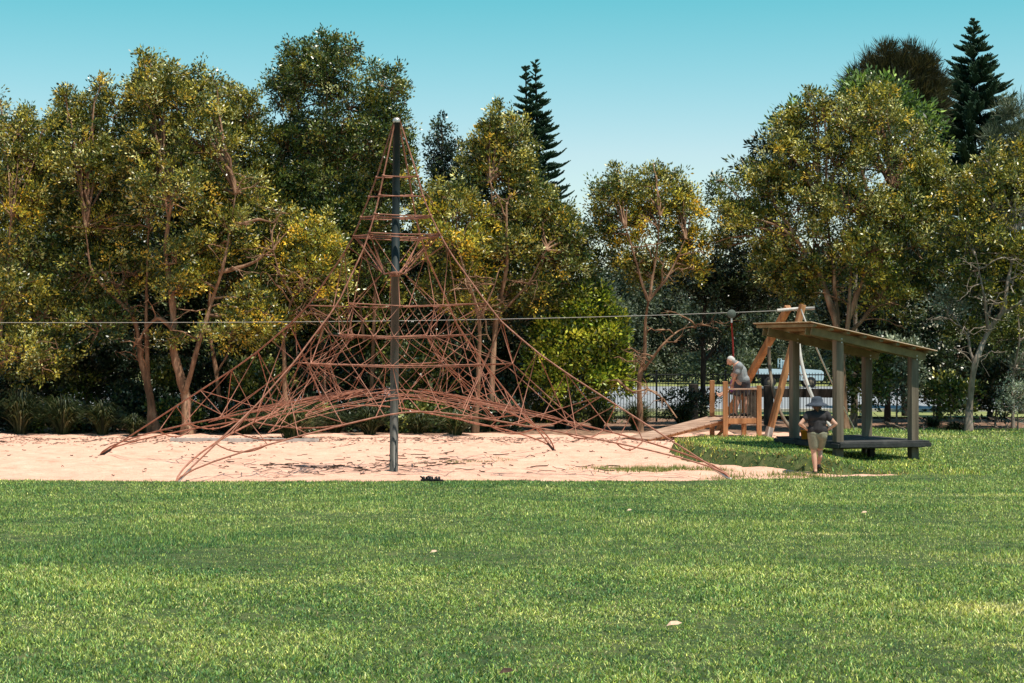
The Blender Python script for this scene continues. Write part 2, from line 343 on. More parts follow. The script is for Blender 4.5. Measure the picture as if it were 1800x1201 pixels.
# fallen twigs and leaf crumbs over the sand
tb=MB(); r=np.random.default_rng(15)
def litter(cx,cy,rx,ry,n,big=.35):
    for _ in range(n):
        px=cx+r.normal()*rx; py=cy+r.normal()*ry
        if py<772 or py>848: continue
        p=G(px,py); L=r.uniform(.05,big); a=r.uniform(-.5,.5)+(math.pi if r.random()<.5 else 0)
        pts=[p[:2]]
        for s in range(3): a+=r.normal()*.5; pts.append(pts[-1]+np.array([math.cos(a),math.sin(a)*1.6])*L/3)
        pts=np.array(pts); z=sand_z(pts[:,0],pts[:,1])+.012+np.abs(r.normal(0,.01,4))
        tb.tube(np.column_stack([pts,z]),r.uniform(.004,.012),4)
litter(560,822,90,7,75,.45); litter(740,812,55,9,55,.5); litter(1010,826,60,4,16,.4); litter(450,815,200,18,45,.12); litter(900,805,200,18,40,.12); litter(200,800,180,16,26,.1)
litter(700,800,500,12,60,.09); litter(500,776,450,3,160,.3)
n=2600; px=r.uniform(-50,1250,n); py=770+np.abs(r.normal(0,5,n)); 
for a,bb in zip(px,py):
    p=G(a,bb); q=r.uniform(0,3.1); L=r.uniform(.03,.08); d=np.array([math.cos(q),math.sin(q),0])*L; e=np.array([-math.sin(q),math.cos(q),0])*L*.35
    p[2]=sand_z(p[0],p[1])+.012; o=tb.addv([p-d,p-e+[0,0,.012],p+d,p+e]); tb.quad([[o,o+1,o+2,o+3]])
tag(tb.build('fallen_twigs',M['twig']),'dark dry twigs and leaf crumbs scattered over the sand','twigs',kind='stuff')

# ------------------------------------------------------------------ rope climbing net
POLE=G(692,828); HS=7.42
AN={'A':G(309,850),'B':G(175,803),'D':G(974,793),'C':G(1284,843)}
MAINPX={'A':[(674,309),(667,343),(659,376),(649,409),(638,441),(597,527),(580,553),(548,595),(517,637),(450,713)],
 'B':[(662,312),(649,346),(635,382),(622,415),(601,451),(545,533),(517,563),(492,585),(457,615),(413,647)],
 'C':[(734,310),(743,345),(757,379),(773,412),(793,447),(856,534),(881,565),(909,590),(949,623),(1000,659)],
 'D':[(719,312),(724,343),(731,382),(740,420),(751,453),(789,536),(800,565),(818,592),(842,626),(880,676)]}
top=POLE+np.array([0.07,0,HS-.02])
def main_pts(k):
    out=[top+ (AN[k]-POLE)*np.array([.006,.006,0])]
    dx,dy=(AN[k]-POLE)[:2]
    for px,py in MAINPX[k]:
        a=(px-900)/F; rr=(a*POLE[1]-POLE[0])/(dx-a*dy); Y=POLE[1]+rr*dy
        out.append(P(px,py,Y))
    out.append(AN[k]+np.array([0,0,.02])); return np.array(out)
MAIN={k:main_pts(k) for k in AN}
def resample(p, n):
    d=np.r_[0,np.cumsum(np.linalg.norm(np.diff(p,axis=0),axis=1))]; t=np.linspace(0,d[-1],n)
    return np.stack([np.interp(t,d,p[:,i]) for i in range(3)],1)
def at_z(k, z):
    p=MAIN[k]; zz=p[::-1,2]; return np.array([np.interp(z,zz,p[::-1,0]),np.interp(z,zz,p[::-1,1]),z])
net=empty('climbing_net',POLE,'tall pyramid climbing net of red-brown ropes hung from one dark mast on the sand','climbing net')
m=MB(); m.tube([POLE+(0,0,-.1),POLE+(.035,0,4.1)],.088,20); mast=m.build('mast',M['mastlow'],net,True); mast['label']='worn grey-brown lower half of the mast'
m=MB(); m.tube([POLE+(.035,0,4.1),POLE+(.05,0,5.8),POLE+(.062,0,HS-.1)],[.086,.08,.072],20); m.build('mast',M['mast'],net,True)['label']='dark blue-green upper half of the mast'
m=MB(); m.lathe([(.075,0),(.082,.03),(.078,.07),(.05,.10),(.001,.11)],POLE+(.062,0,HS-.12),20); m.build('mast_cap',M['clamp'],net,True)
m=MB(); m.lathe([(.092,-.05),(.105,-.03),(.105,.03),(.092,.05)],POLE+(.03,0,4.12),20); m.build('mast_collar',M['rope'],net,True)
order=['A','B','D','C']
def clamp(p, r=.026): m.ball(p,r,6,4)
for k in order:
    m=MB(); m.tube(resample(MAIN[k],40),.017,7); m.build('main_rope',M['rope'],net,True)
    m=MB(); d=(MAIN[k][-2]-MAIN[k][-1]); d/=np.linalg.norm(d); m.tube([AN[k]+d*.02,AN[k]+d*.42],.03,8); m.lathe([(.05,-.05),(.06,0),(.035,.04)],AN[k],10); m.build('ground_anchor',M['clamp'] if k in'AC' else M['blackm'],net,True)
def sagline(a,b,inw,n=7,down=0.0):
    a=np.asarray(a);b=np.asarray(b);t=np.linspace(0,1,n)[:,None]; p=a*(1-t)+b*t; q=4*t*(1-t)
    c=np.array([POLE[0],POLE[1],0]); d=(c-p)*np.array([1,1,0]); p=p+d*inw*q; p[:,2]-=(down*q)[:,0]; return p
# climbing rings near the top
for ri in range(4):
    m=MB()
    for a,b in zip(order,order[1:]+order[:1]):
        pa=MAIN[a][1+ri]; pb=MAIN[b][1+ri]
        for s in range(1 if ri<2 else 2): m.tube(sagline(pa-(0,0,.035*s),pb-(0,0,.035*s),.14+.12*s,8,.01+.02*s),.0135,5)
        clamp(pa,.035)
    m.build('ring_rope',M['rope'],net,True)
m=MB(); rz=4.14; m.tube([POLE+(.035+.24*math.cos(t),.24*math.sin(t),rz+.015*math.sin(3*t)) for t in np.linspace(0,2*math.pi,17)],.015,5)
for k in order:
    for a in(5,): 
        d=MAIN[k][4]-POLE; d[2]=0; d/=np.linalg.norm(d); q=POLE+d*.24; q[2]=rz; m.tube([MAIN[k][4],q],.0145,5); clamp(MAIN[k][4],.035)
        m.tube([MAIN[k][5]*.5+MAIN[k][4]*.5,q],.013,5)
m.build('ring_rope',M['rope'],net,True)
# inner core net: chain-link diamonds hung between square levels
CZ=[3.5,3.18,2.86,2.56,2.26,1.96,1.66]; CR=[None,None,1.75,2.2,2.65,2.45,2.2]
def core(k,j):
    z=CZ[j]; d=AN[k]-POLE; d[2]=0; L=np.linalg.norm(d); d/=L; m0=at_z(k,3.5); r0=np.linalg.norm((m0-POLE)[:2])
    rr=CR[j] if CR[j] else (r0 if j==0 else (r0+1.75)/2)
    rr=rr*(1.0 if k in 'BC' else .80); p=POLE+d*min(rr,np.linalg.norm((at_z(k,z)-POLE)[:2])); p[2]=z; return p
SURF={}; NC=5
def cpt(a,b,u,j):
    pa=core(a,j); pb=core(b,j); q=4*u*(1-u); p=pa*(1-u)+pb*u; cc=np.array([POLE[0],POLE[1],p[2]]); p=p+(cc-p)*(.30 if j else .38)*q; p[2]-=.05*q; return p
for a,b in zip(order,order[1:]+order[:1]):
    m=MB(); N={}
    for j in range(len(CZ)):
        for i in range(NC+1):
            u=i/NC if j%2==0 else min(1,(i+.5)/NC)
            N[j,i]=cpt(a,b,u,j)+(RNG.normal(0,.012,3) if 0<u<1 else 0)
    for j in range(len(CZ)-1):
        for i in range(NC+1):
            if j%2==0:
                for q in (i-1,i):
                    if 0<=q<NC: m.tube([N[j,i],(N[j,i]+N[j+1,q])/2-(0,0,.015),N[j+1,q]],.0068,5)
            elif i<NC:
                for q in (i,i+1): m.tube([N[j,i],(N[j,i]+N[j+1,q])/2-(0,0,.015),N[j+1,q]],.0068,5)
            if 0<i<NC: clamp(N[j,i],.019)
    for j in (0,2,4):
        m.tube([cpt(a,b,u,j) for u in np.linspace(0,1,9)],.0125,5)
        if j: m.tube([cpt(a,b,u,j)-(0,0,.035*math.sin(math.pi*u)) for u in np.linspace(0,1,9)],.009,5)
    # sparse V ropes between the climbing rings and the first level
    rp=POLE+((AN[a]+AN[b])/2-POLE)/np.linalg.norm((AN[a]+AN[b])/2-POLE)*.24; rp[2]=rz
    for k_,u0 in ((a,.33),(b,.67)):
        m.tube([at_z(k_,4.62),N[0,1 if u0<.5 else 4]],.0085,5); m.tube([at_z(k_,5.0),rp],.0085,5); clamp(at_z(k_,4.62),.024)
    m.tube([rp,N[0,3]],.0085,5); m.tube([rp,N[0,2]],.0068,5)
    # struts from the main ropes to the corners of the wide level
    m.tube([at_z(a,3.2),core(a,4)],.009,5); m.tube([at_z(a,2.75),core(a,4)],.0085,5); m.tube([at_z(a,3.5),core(a,2)],.0085,5)
    m.tube([at_z(a,3.5),N[1,0]],.0068,5)
    SURF[a+b]=N
    m.build('side_net',M['rope'],net,True)
# bottom arcs and the low web
ARC={}
def arc(a,b,u):
    p=AN[a]*(1-u)+AN[b]*u; q=4*u*(1-u); c=POLE.copy(); c[2]=0; p=p+(c-p)*.56*q; p[2]=1.27*q**.62+.02; return p
for a,b in zip(order,order[1:]+order[:1]):
    m=MB(); m.tube([arc(a,b,u) for u in .5-.5*np.cos(np.linspace(0,math.pi,25))],.018,6); m.build('bottom_rope',M['rope'],net,True)
def web(a,b,u,t):
    q=arc(a,b,u); p=POLE+(q-POLE)*t; p[2]=1.78-(t**1.35)*(1.78-q[2]); return p
m=MB()
for a,b in zip(order,order[1:]+order[:1]):
    N=SURF[a+b]
    for t in (.24,.43,.60):
        pts=np.array([web(a,b,u,t) for u in np.linspace(0,1,15)]); m.tube(pts,.009,5)
        if t==.43: m.tube(pts-(0,0,.03),.009,5)
    for u in (.32,.5,.68): m.tube([web(a,b,u,t) for t in np.linspace(.22,1,8)],.012,5)
    for u,zz in ((.35,3.1),(.23,2.5),(.145,2.08)):
        p=arc(a,b,u); m.tube([p,at_z(a,zz)],.0098,5); clamp(p,.026); p=arc(a,b,1-u); m.tube([p,at_z(b,zz)],.0098,5); clamp(p,.026)
        m.tube([at_z(a,zz),web(a,b,u*.8,.72)],.0085,5)
    for u,i in ((.42,2),(.58,3)):
        p=arc(a,b,u); m.tube([p,N[4,i]],.009,5); clamp(p,.026)
    for i in range(1,NC): m.tube([N[6,i],web(a,b,.12+.76*i/NC,.43 if i%2 else .60)],.0068,5)
    m.tube([core(a,4),web(a,b,0,.58)],.009,5); m.tube([core(a,2),web(a,b,0,.55)],.009,5); m.tube([core(a,4),web(a,b,.05,.70)],.0085,5)
    # hanging loops near each anchor
for k in order:
    i=order.index(k); a0=order[i-1]; b0=order[(i+1)%4]
    for u,dn in ((.10,.16),(.16,.14),(.24,.1)):
        p=arc(k,b0,u); q=arc(a0,k,1-u); 
        m.tube(sagline(p,q,0,9,dn),.0145,5); clamp((p+q)/2-(0,0,dn),.03)
        mm=at_z(k,max(p[2]+.55,.9)); m.tube([p,mm],.0098,5); m.tube([q,mm],.0098,5)
m.build('ground_net',M['rope'],net,True)

# ------------------------------------------------------------------ shelter
E1=np.array([-.35,.937,0]); E2=np.array([.937,.35,0]); C0=np.array([7.48,41.0,0])
def SL(a,b,z): return C0+E2*a+E1*b+np.array([0,0,z])
Rsh=np.stack([E2,E1,[0,0,1]],1)
sh=empty('picnic_shelter',SL(1,1.3,0),'open timber shelter with sloping slatted roof on four square posts over a low deck','shelter')
gz=float(lawn_z(C0[0]+.5,C0[1]+1.5))
posts=[(.02,.3,2.83),(2.0,.3,2.44),(2.0,2.3,2.44),(.02,2.3,2.83)]
for a,b,h in posts:
    m=MB(); p=SL(a,b,0); zb=float(lawn_z(p[0],p[1]))-.08; m.box((p+np.array([0,0,(zb+h)/2])-np.array([0,0,0])),(.19,.19,h-zb),Rsh,.012); m.build('post',M['wood'],sh)
DZ=.47
for nm,(a0,b0,a1,b1,z,w,h) in {'deck_beam':(-.05,.16,2.2,.16,DZ-.12,.07,.12),'deck_beam.':(-.05,2.46,2.2,2.46,DZ-.12,.07,.12),'x':(-.06,.2,-.06,2.9,DZ-.12,.06,.12),'y':(2.16,.2,2.16,2.9,DZ-.12,.06,.12)}.items():
    m=MB(); m.beam(SL(a0,b0,z),SL(a1,b1,z),w,h); m.build('deck_beam',M['deckwood'],sh)
m=MB()
nb=20
for i in range(nb):
    b=.0+3.0*(i+.5)/nb; m.box(SL(1.09+random.uniform(-.015,.015),b,DZ-.04+random.uniform(-.002,.002)),(2.34,3.0/nb-.012,.045),Rsh,.006)
m.build('deck',M['deckwood'],sh)
m=MB(); m.beam(SL(-.12,-.02,DZ-.09),SL(2.28,-.02,DZ-.11),.04,.10); m.beam(SL(-.13,0,DZ-.11),SL(-.13,3.0,DZ-.11),.04,.10); m.build('deck_fascia',M['deckwood'],sh)
for a,b in((.6,1.3),(1.5,1.3)): m=MB(); m.box(SL(a,b,.15+gz*0),(.14,.14,.5),Rsh,.01); m.build('deck_stump',M['deckwood'],sh)
sl=-.197
def rz_(a): return 2.83+.0+(a-.02)*sl
for b in(.3,2.3):
    m=MB(); m.beam(SL(-.75,b-.13,rz_(-.75)-.02),SL(2.25,b-.13,rz_(2.25)-.02),.05,.17); m.build('roof_beam',M['roofwood'],sh)
    m=MB(); m.beam(SL(-.75,b+.13,rz_(-.75)-.02),SL(2.25,b+.13,rz_(2.25)-.02),.05,.17); m.build('roof_beam',M['roofwood'],sh)
for i in range(8):
    a=-.76+i*.43; m=MB(); m.beam(SL(a,-.03,rz_(a)+.10),SL(a,2.66,rz_(a)+.10),.09,.07); m.build('purlin',M['roofwood'],sh)
for a,b,h in posts:
    for dz in(.05,.13):
        c=SL(a,b-.165,h-dz); m=MB(); m.lathe([(.001,-.012),(.016,-.012),(.018,0),(.016,.008),(.001,.01)],c,8,np.stack([E2,np.array([0,0,1.]),-E1],1)); m.build('bolt',M['steel'],sh)
m=MB(); nc=46; bs=np.linspace(-.08,2.7,nc*4+1); aa=np.linspace(-.88,2.42,12)
A,B=np.meshgrid(aa,bs); Z=2.83+(A-.02)*sl+.155+.011*np.sin(B/(2.78/nc)*2*math.pi)
pts=C0+A[...,None]*E2+B[...,None]*E1+np.stack([0*A,0*A,Z],-1)
for dz in(0,-.006):
    o=m.addv(pts+(0,0,dz)); nx=len(aa); i=np.arange(len(bs)-1)[:,None]*nx; j=np.arange(nx-1)[None,:]; m.quad(np.stack([i+j,i+j+1,i+nx+j+1,i+nx+j],-1).reshape(-1,4)+o)
m.build('roof_sheet',M['roofsheet'],sh,True)

# ------------------------------------------------------------------ platform with ramp
pl=empty('launch_platform',(6.4,52.4,0),'raised orange timber launching platform with slatted railings beside the A-frame','platform')
PN=[(6.06,51.7),(7.05,51.95),(6.82,53.55),(5.86,53.3)]; tops=[1.62,1.5,1.45,1.62]
for (x,y),t in zip(PN,tops):
    m=MB(); z0=float(sand_z(x,y)); m.box((x,y,(t+z0-.2)/2),(.135,.135,t-z0+.2),bev=.012); m.build('post',M['timber'],pl)
FZ=.56
for (p,q) in ((0,1),(1,2),(2,3),(3,0)):
    a=np.array([*PN[p],FZ-.07]); b=np.array([*PN[q],FZ-.07]); d=(b-a)/np.linalg.norm(b-a); o=np.array([d[1],-d[0],0])*.0
    m=MB(); m.beam(a+d*.07,b-d*.07,.05,.15); m.build('floor_beam',M['timber'],pl)
m=MB()
for i in range(8):
    t=(i+.5)/8; a=np.array([*PN[0],0])*(1-t)+np.array([*PN[3],0])*t; b=np.array([*PN[1],0])*(1-t)+np.array([*PN[2],0])*t
    d=(b-a)/np.linalg.norm(b-a); m.beam(a+d*.08+(0,0,FZ+.025),b-d*.08+(0,0,FZ+.025),.18,.035,up=(0,0,1)) if False else m.box(((a+b)/2+(0,0,FZ+.025)),(np.linalg.norm(b-a)-.15,.185,.035),np.stack([d,np.cross((0,0,1),d),(0,0,1)],1),.004)
m.build('floor',M['timber_x'],pl)
for (p,q,mt) in ((0,1,'timber'),(1,2,'wood'),(2,3,'wood')):
    a=np.array([*PN[p],0.]); b=np.array([*PN[q],0.]); d=(b-a)/np.linalg.norm(b-a); L=np.linalg.norm(b-a)
    if (p,q)==(2,3): L*=.45; b=a+d*L
    m=MB(); m.beam(a+d*.07+(0,0,1.40),b-d*.07+(0,0,1.40),.09,.045); m.build('handrail',M['timber_x'],pl)
    m=MB(); n=int(L/.115)
    for i in range(n): c=a+d*(.07+(L-.14)*(i+.5)/n); m.box(c+(0,0,.99),(.03,.045,.77),bev=.004)
    m.build('railing_slats',M['slat'],pl)
m=MB(); m.beam((6.0,53.35,-.05),(6.5,53.4,.5),.09,.09); m.build('brace',M['timber'],pl)
ra=np.array([5.98,52.5,FZ]); rb=np.array([3.5,50.9,.03]); rd=rb-ra; rdn=rd/np.linalg.norm(rd); rp=np.cross((0,0,1),rdn); rp/=np.linalg.norm(rp)
rn=np.cross(rdn,rp); rm=empty('access_ramp',(rb+ra)/2*np.array([1,1,0]),'sloping plank ramp leading from the sand up to the timber platform','ramp')
m=MB(); n=12; L=np.linalg.norm(rd)
for i in range(n): c=ra+rdn*L*(i+.5)/n; m.box(c,(1.12+random.uniform(-.02,.02),L/n-.018,.035),np.stack([rp,rdn,rn if rn[2]>0 else -rn],1),.004)
m.build('plank',M['timber_x'],rm); 
for s in(-1,1):
    m=MB(); o=rp*s*.5-np.array([0,0,.065]); m.beam(ra+o,rb+o+(0,0,.03),.06,.09); m.build('side_rail',M['timber'],rm)

# ------------------------------------------------------------------ zip line frame, cable, trolley
af=empty('zip_line_tower',(7.7,52.5,0),'tall leaning timber A-frame carrying the zip line cable behind the shelter','frame')
ba=G(1349,769); ta=P(1411,536,52.7); m=MB(); m.beam(ba-(0,0,.1),ta,.17,.15); m.build('frame_leg',M['timber'],af)
m=MB(); dd=(ta-ba)/np.linalg.norm(ta-ba); m.beam(ba-(0,0,.06)-dd*0,ba+dd*.30,.18,.16,.004); m.build('leg_shoe',M['palepole'],af)
m=MB(); bb=P(1262,748,57.0); bb[2]=-.1; tb2=P(1386,540,53.3); m.beam(bb,tb2,.19,.17); m.build('frame_leg',M['timber'],af)
m=MB(); m.tube([P(1366,546,53),P(1402,543,53),P(1432,542,53)],.05,10); m.build('cross_pole',M['palepole'],af,True)
for t,w in((.975,.045),(.935,.045)):
    c=ba*(1-t)+ta*t; m=MB(); m.box(c+np.array([0,-.078,0]),(.05,.012,.09),bev=.002); m.build('bolt_slot',M['blackm'],af)
def cable_z(x):   # sagging cable between the frame and the far support
    pxs=[(-260,566),(0,568),(560,566),(1100,557),(1285,550),(1400,543)]
    xs=[P(a,b,53.0)[0] for a,b in pxs]; zs=[P(a,b,53.0)[2] for a,b in pxs]; return np.interp(x,xs,zs)
cz=np.linspace(-18.3,7.9,50); zz=np.polyval(np.polyfit(cz,cable_z(cz),3),cz)
m=MB(); m.tube(np.stack([cz,np.full(50,53.0),zz],1),.0085,5); zc=m.build('zip_line_cable',M['wire'],loc=(0,53.0,3)); tag(zc,'thin pale steel cable stretched right across the playground behind the net','cable')
m=MB(); m.tube([(-18.3,53.0,-.1),(-18.3,53.0,3.7)],.12,12); o=m.build('cable_post',M['wood'],loc=(-18.3,53.0,0),smooth=True); tag(o,'round timber post holding the left end of the cable','post')
TX=P(1286,551,53.0); tr=empty('zip_line_trolley',TX,'grey pulley block riding on the cable above the platform','trolley')
m=MB(); ax=np.array([[1,0,0],[0,0,-1],[0,1,0]]).T
m.lathe([(.001,-.04),(.11,-.04),(.13,-.02),(.13,.02),(.11,.04),(.001,.04)],TX+(0,0,-.02),20,np.array([[1,0,0],[0,0,1],[0,-1,0]]))
m.build('pulley_housing',simple('grey_green_pulley_paint',[(.3,(.06,.08,.065)),(.7,(.11,.13,.11))],20,.7,.1),tr,True)
m=MB(); m.box(TX+(0,0,-.2),(.05,.05,.16),bev=.01); m.build('shackle',M['steel'],tr)
m=MB(); SE=P(1291,692,53.05); m.tube([TX+(0,0,-.26),P(1288,600,53.0),P(1290,645,53.0),SE],[.024,.024,.026,.026],8); m.build('hanging_rope',M['redrope'],tr,True)
m=MB(); m.lathe([(.001,-.03),(.15,-.03),(.17,0),(.15,.03),(.001,.03)],SE,16); m.build('seat_disc',M['rubber'],tr,True)
# bent steel poles and stays behind the shelter
def pole(name,pts,rad,mat,label,cat):
    P_=np.array(pts); t=np.linspace(0,1,len(P_)); tt=np.linspace(0,1,16); q=np.stack([np.polyval(np.polyfit(t,P_[:,i],min(3,len(P_)-1)),tt) for i in range(3)],1)
    m=MB(); m.tube(q,rad,8); o=m.build(name,mat,loc=P_[-1],smooth=True); tag(o,label,cat); return o
pole('curved_pole',[P(1405,590,52),P(1408,632,51.6),P(1428,698,51.2),P(1467,754,50.8)-np.array([0,0,.05])],.05,M['palepole'],'pale curved pole bending down to the right behind the woman','pole')
pole('curved_pole',[P(1352,610,53.5),P(1354,655,53.4),P(1366,710,53),P(1392,752,52.6)-np.array([0,0,.05])],.05,M['wood'],'grey curved pole standing behind the lit leg of the A-frame','pole')
pole('guy_wire',[P(1408,544,50.9),P(1452,650,51.6),G(1503,757)+(0,0,0)],.022,M['palepole'],'straight pale stay running from the A-frame head down to the grass','wire')
pole('guy_wire',[P(1400,640,51.5),P(1440,730,51.2),G(1460,768)],.012,M['wire'],'thin lower stay slanting down behind the deck edge','wire')
# timber edging along the back of the sand
m=MB(); q=[G(300,776)+(0,0,.04),G(400,777)+(0,0,.05),G(560,778)+(0,0,.04)]; m.beam(q[0],q[1],.10,.12); m.beam(q[1]+(.03,0,-.004),q[2],.10,.12)
tag(m.build('timber_edging',M['palepole'],loc=q[1]),'low pale timber edging along the back of the sand at left','edging')

# ------------------------------------------------------------------ black fence
fn=empty('metal_fence',(3,64,0),'black metal picket fence running along the car park','fence')
FY=64.; sp=2.42; x0=(1154-900)/F*FY
for k in range(-5,4):
    x=x0+k*sp
    m=MB(); m.box((x,FY,.86),(.065,.065,1.78),bev=.006); m.lathe([(.05,0),(.05,.015),(.001,.04)],(x,FY,1.75),8); m.build('post',M['blackm'],fn)
    if k<3:
        m=MB()
        for z in(.16,1.62): m.box((x+sp/2,FY,z),(sp-.07,.04,.04),bev=.004)
        for i in range(22): m.box((x+.065+(sp-.13)*(i+.5)/22+.0,FY-.002,.86),(.018,.018,1.66),bev=.0)
        m.build('picket_panel',M['blackm'],fn)
bn=[]
for px,h in((1211,1.4),(1340,1.35)):
    p=G(px,742); m=MB(); m.box((p[0],61.5,h/2-.05),(.3,.28,h),bev=.02); o=m.build('timber_bollard',M['barkd'],loc=(p[0],61.5,0)); tag(o,'dark square timber post in front of the fence, '+('left of the platform' if px==1211 else 'right of the platform'),'post','dark posts before the fence'); bn.append(o)
m=MB(); m.beam((7.6,62.2,1.05),(11.5,62.6,1.0),.25,.3,.02); tag(m.build('timber_rail',M['barkd'],loc=(9.5,62.4,0)),'thick dark timber rail in front of the fence below the parked pickup','rail')

# ------------------------------------------------------------------ pickup truck in the car park
tk=empty('pickup_truck',((1374-900)/F*115,115,0),'pale blue-white flat tray pickup parked beyond the fence','pickup')
X0=(1374-900)/F*115; Yt=115.
def tv(x,z,y=0): return np.array([X0+x,Yt+y,z])
def prism(m, prof, y0, y1):
    n=len(prof); o=m.addv([tv(x,z,y0) for x,z in prof]+[tv(x,z,y1) for x,z in prof])
    m.poly.append([o+i for i in range(n)]); m.poly.append([o+n+i for i in range(n-1,-1,-1)])
    for i in range(n): j=(i+1)%n; m.quad([[o+j,o+i,o+n+i,o+n+j]])
m=MB(); prism(m,[(-1.55,.85),(-.05,.85),(-.05,1.2),(-1.55,1.2)],-.9,.9); m.build('tray',M['carpaint'],tk)
m=MB(); prism(m,[(0,.5),(2.45,.5),(2.52,.7),(2.5,1.02),(2.35,1.14),(1.25,1.22),(.85,1.22),(0,1.22)],-.88,.88); m.build('body',M['carpaint'],tk)
m=MB(); prism(m,[(0,1.222),(1.2,1.222),(.85,1.7),(.72,1.76),(.06,1.76),(0,1.7)],-.78,.78); m.build('cabin',M['carpaint'],tk)
m=MB(); prism(m,[(.14,1.28),(1.05,1.28),(.76,1.66),(.14,1.66)],-.79,.79); m.build('window',M['glass'],tk)
m=MB()
for y in(-.7,.7): m.tube([tv(-.12,1.28,y),tv(-.12,1.86,y)],.03,6)
for z in(1.55,1.84): m.tube([tv(-.12,z,-.7),tv(-.12,z,.7)],.03,6)
m.build('headboard',M['carpaint'],tk)
m=MB(); m.beam(tv(-1.5,.72),tv(.1,.72),.8,.16); m.build('chassis',M['blackm'],tk)
for x in(-.85,1.7):
    for y in(-.8,.8):
        ax=np.array([[1,0,0],[0,0,1],[0,-1,0]]); m=MB(); m.lathe([(.2,-.1),(.32,-.11),(.36,-.07),(.36,.07),(.32,.11),(.2,.1)],tv(x,.38,y),18,ax); w=m.build('wheel',M['rubber'],tk,True)
        m=MB(); m.lathe([(.001,-.09),(.19,-.09),(.2,-.02),(.2,.02),(.19,.09),(.001,.09)],tv(x,.38,y),14,ax); m.build('rim',M['wood'],w,True)
for y in(-.7,.7): m=MB(); m.box(tv(2.5,.86,y),(.06,.28,.14),bev=.01); m.build('headlight',M['clamp'],tk)
for y in(-.75,.75): m=MB(); m.box(tv(-1.57,1.0,y),(.04,.1,.16),bev=.004); m.build('tail_light',M['lamp'],tk)

# ------------------------------------------------------------------ sandals, leaves, bucket
def sandal(p, ang, label):
    z=float(lawn_z(p[0],p[1]))+.035; e=empty('sandal',(p[0],p[1],z),label,'sandal'); c,s=math.cos(ang),math.sin(ang)
    def W(x,y,zz): return np.array([p[0]+c*x-s*y,p[1]+s*x+c*y,z+zz])
    m=MB(); out=[(-.13,-.03),(-.09,-.042),(0,-.036),(.08,-.05),(.13,-.03),(.145,0),(.12,.04),(.03,.04),(-.08,.035),(-.13,.02)]
    n=len(out); o=m.addv([W(x,y,0) for x,y in out]+[W(x,y,.035) for x,y in out]); m.poly.append([o+n+i for i in range(n)])
    for i in range(n): m.quad([[o+i,o+(i+1)%n,o+n+(i+1)%n,o+n+i]])
    m.build('sole',M['rubber'],e)
    m=MB()
    for x in(.06,.0,-.08): m.tube([W(x,-.045,.03),W(x,-.03,.06),W(x+.01,0,.072),W(x,.03,.06),W(x,.042,.03)],.02,6)
    m.tube([W(-.08,-.04,.05),W(-.14,0,.09),W(-.08,.04,.05)],.014,6)
    m.build('strap',M['rubber'],e,True); return e
sandal(G(751,852.5),.5,'black strappy sandal lying at the lawn edge, left one of the pair'); sandal(G(766,853.5),-.25,'black strappy sandal lying at the lawn edge, right one of the pair')
LL=[(1185,1112,.05,'pale curled dry leaf lying low in the near right lawn'),(762,980,.035,'small pale dry leaf on the lawn left of centre'),(1519,908,.04,'small tan dry leaf on the lawn below the shelter'),(890,1199,.04,'dark brown dry leaf at the bottom edge of the lawn'),(1106,904,.035,'tiny dry leaf on the middle of the lawn')]
for px,py,L,lb in LL:
    # find the point of the sloping lawn under this pixel
    Y=12.
    for _ in range(60): x=(px-900)/F*Y; z=float(lawn_z(x,Y)); Y=F*(EYE-z)/(py-HZ)*.5+Y*.5
    x=(px-900)/F*Y; z=float(lawn_z(x,Y))+.04; m=MB(); rr=np.array([[-L,0,0],[-L*.4,-L*.4,.01],[L*.4,-L*.35,.012],[L,0,.02],[L*.4,L*.4,.03],[-L*.4,L*.45,.028]])
    o=m.addv(rr+np.array([x,Y,z])); m.poly.append([o+i for i in range(6)]); ob=m.build('dry_leaf',M['dryleaf'] if py<1150 else M['twig'],loc=(x,Y,z)); tag(ob,lb,'leaf','dry leaves on the lawn')
bp=SL(.0,1.55,DZ-.015); bp=P(1414.5,772,(F*(EYE-DZ)/(771.0-HZ))); bp[2]=DZ-.015
bk=empty('bucket',bp,'small orange plastic bucket standing on the edge of the dark deck','bucket')
m=MB(); m.lathe([(.001,.0),(.075,0),(.1,.2),(.108,.2),(.108,.215),(.095,.215),(.07,.01),(.001,.01)],bp,18); m.build('pail',M['orange'],bk,True)
m=MB(); m.tube([bp+(.104*math.cos(t),-.02,.2+.09*math.sin(t)) for t in np.linspace(0,math.pi,10)],.006,5); m.build('handle',M['orange'],bk,True)

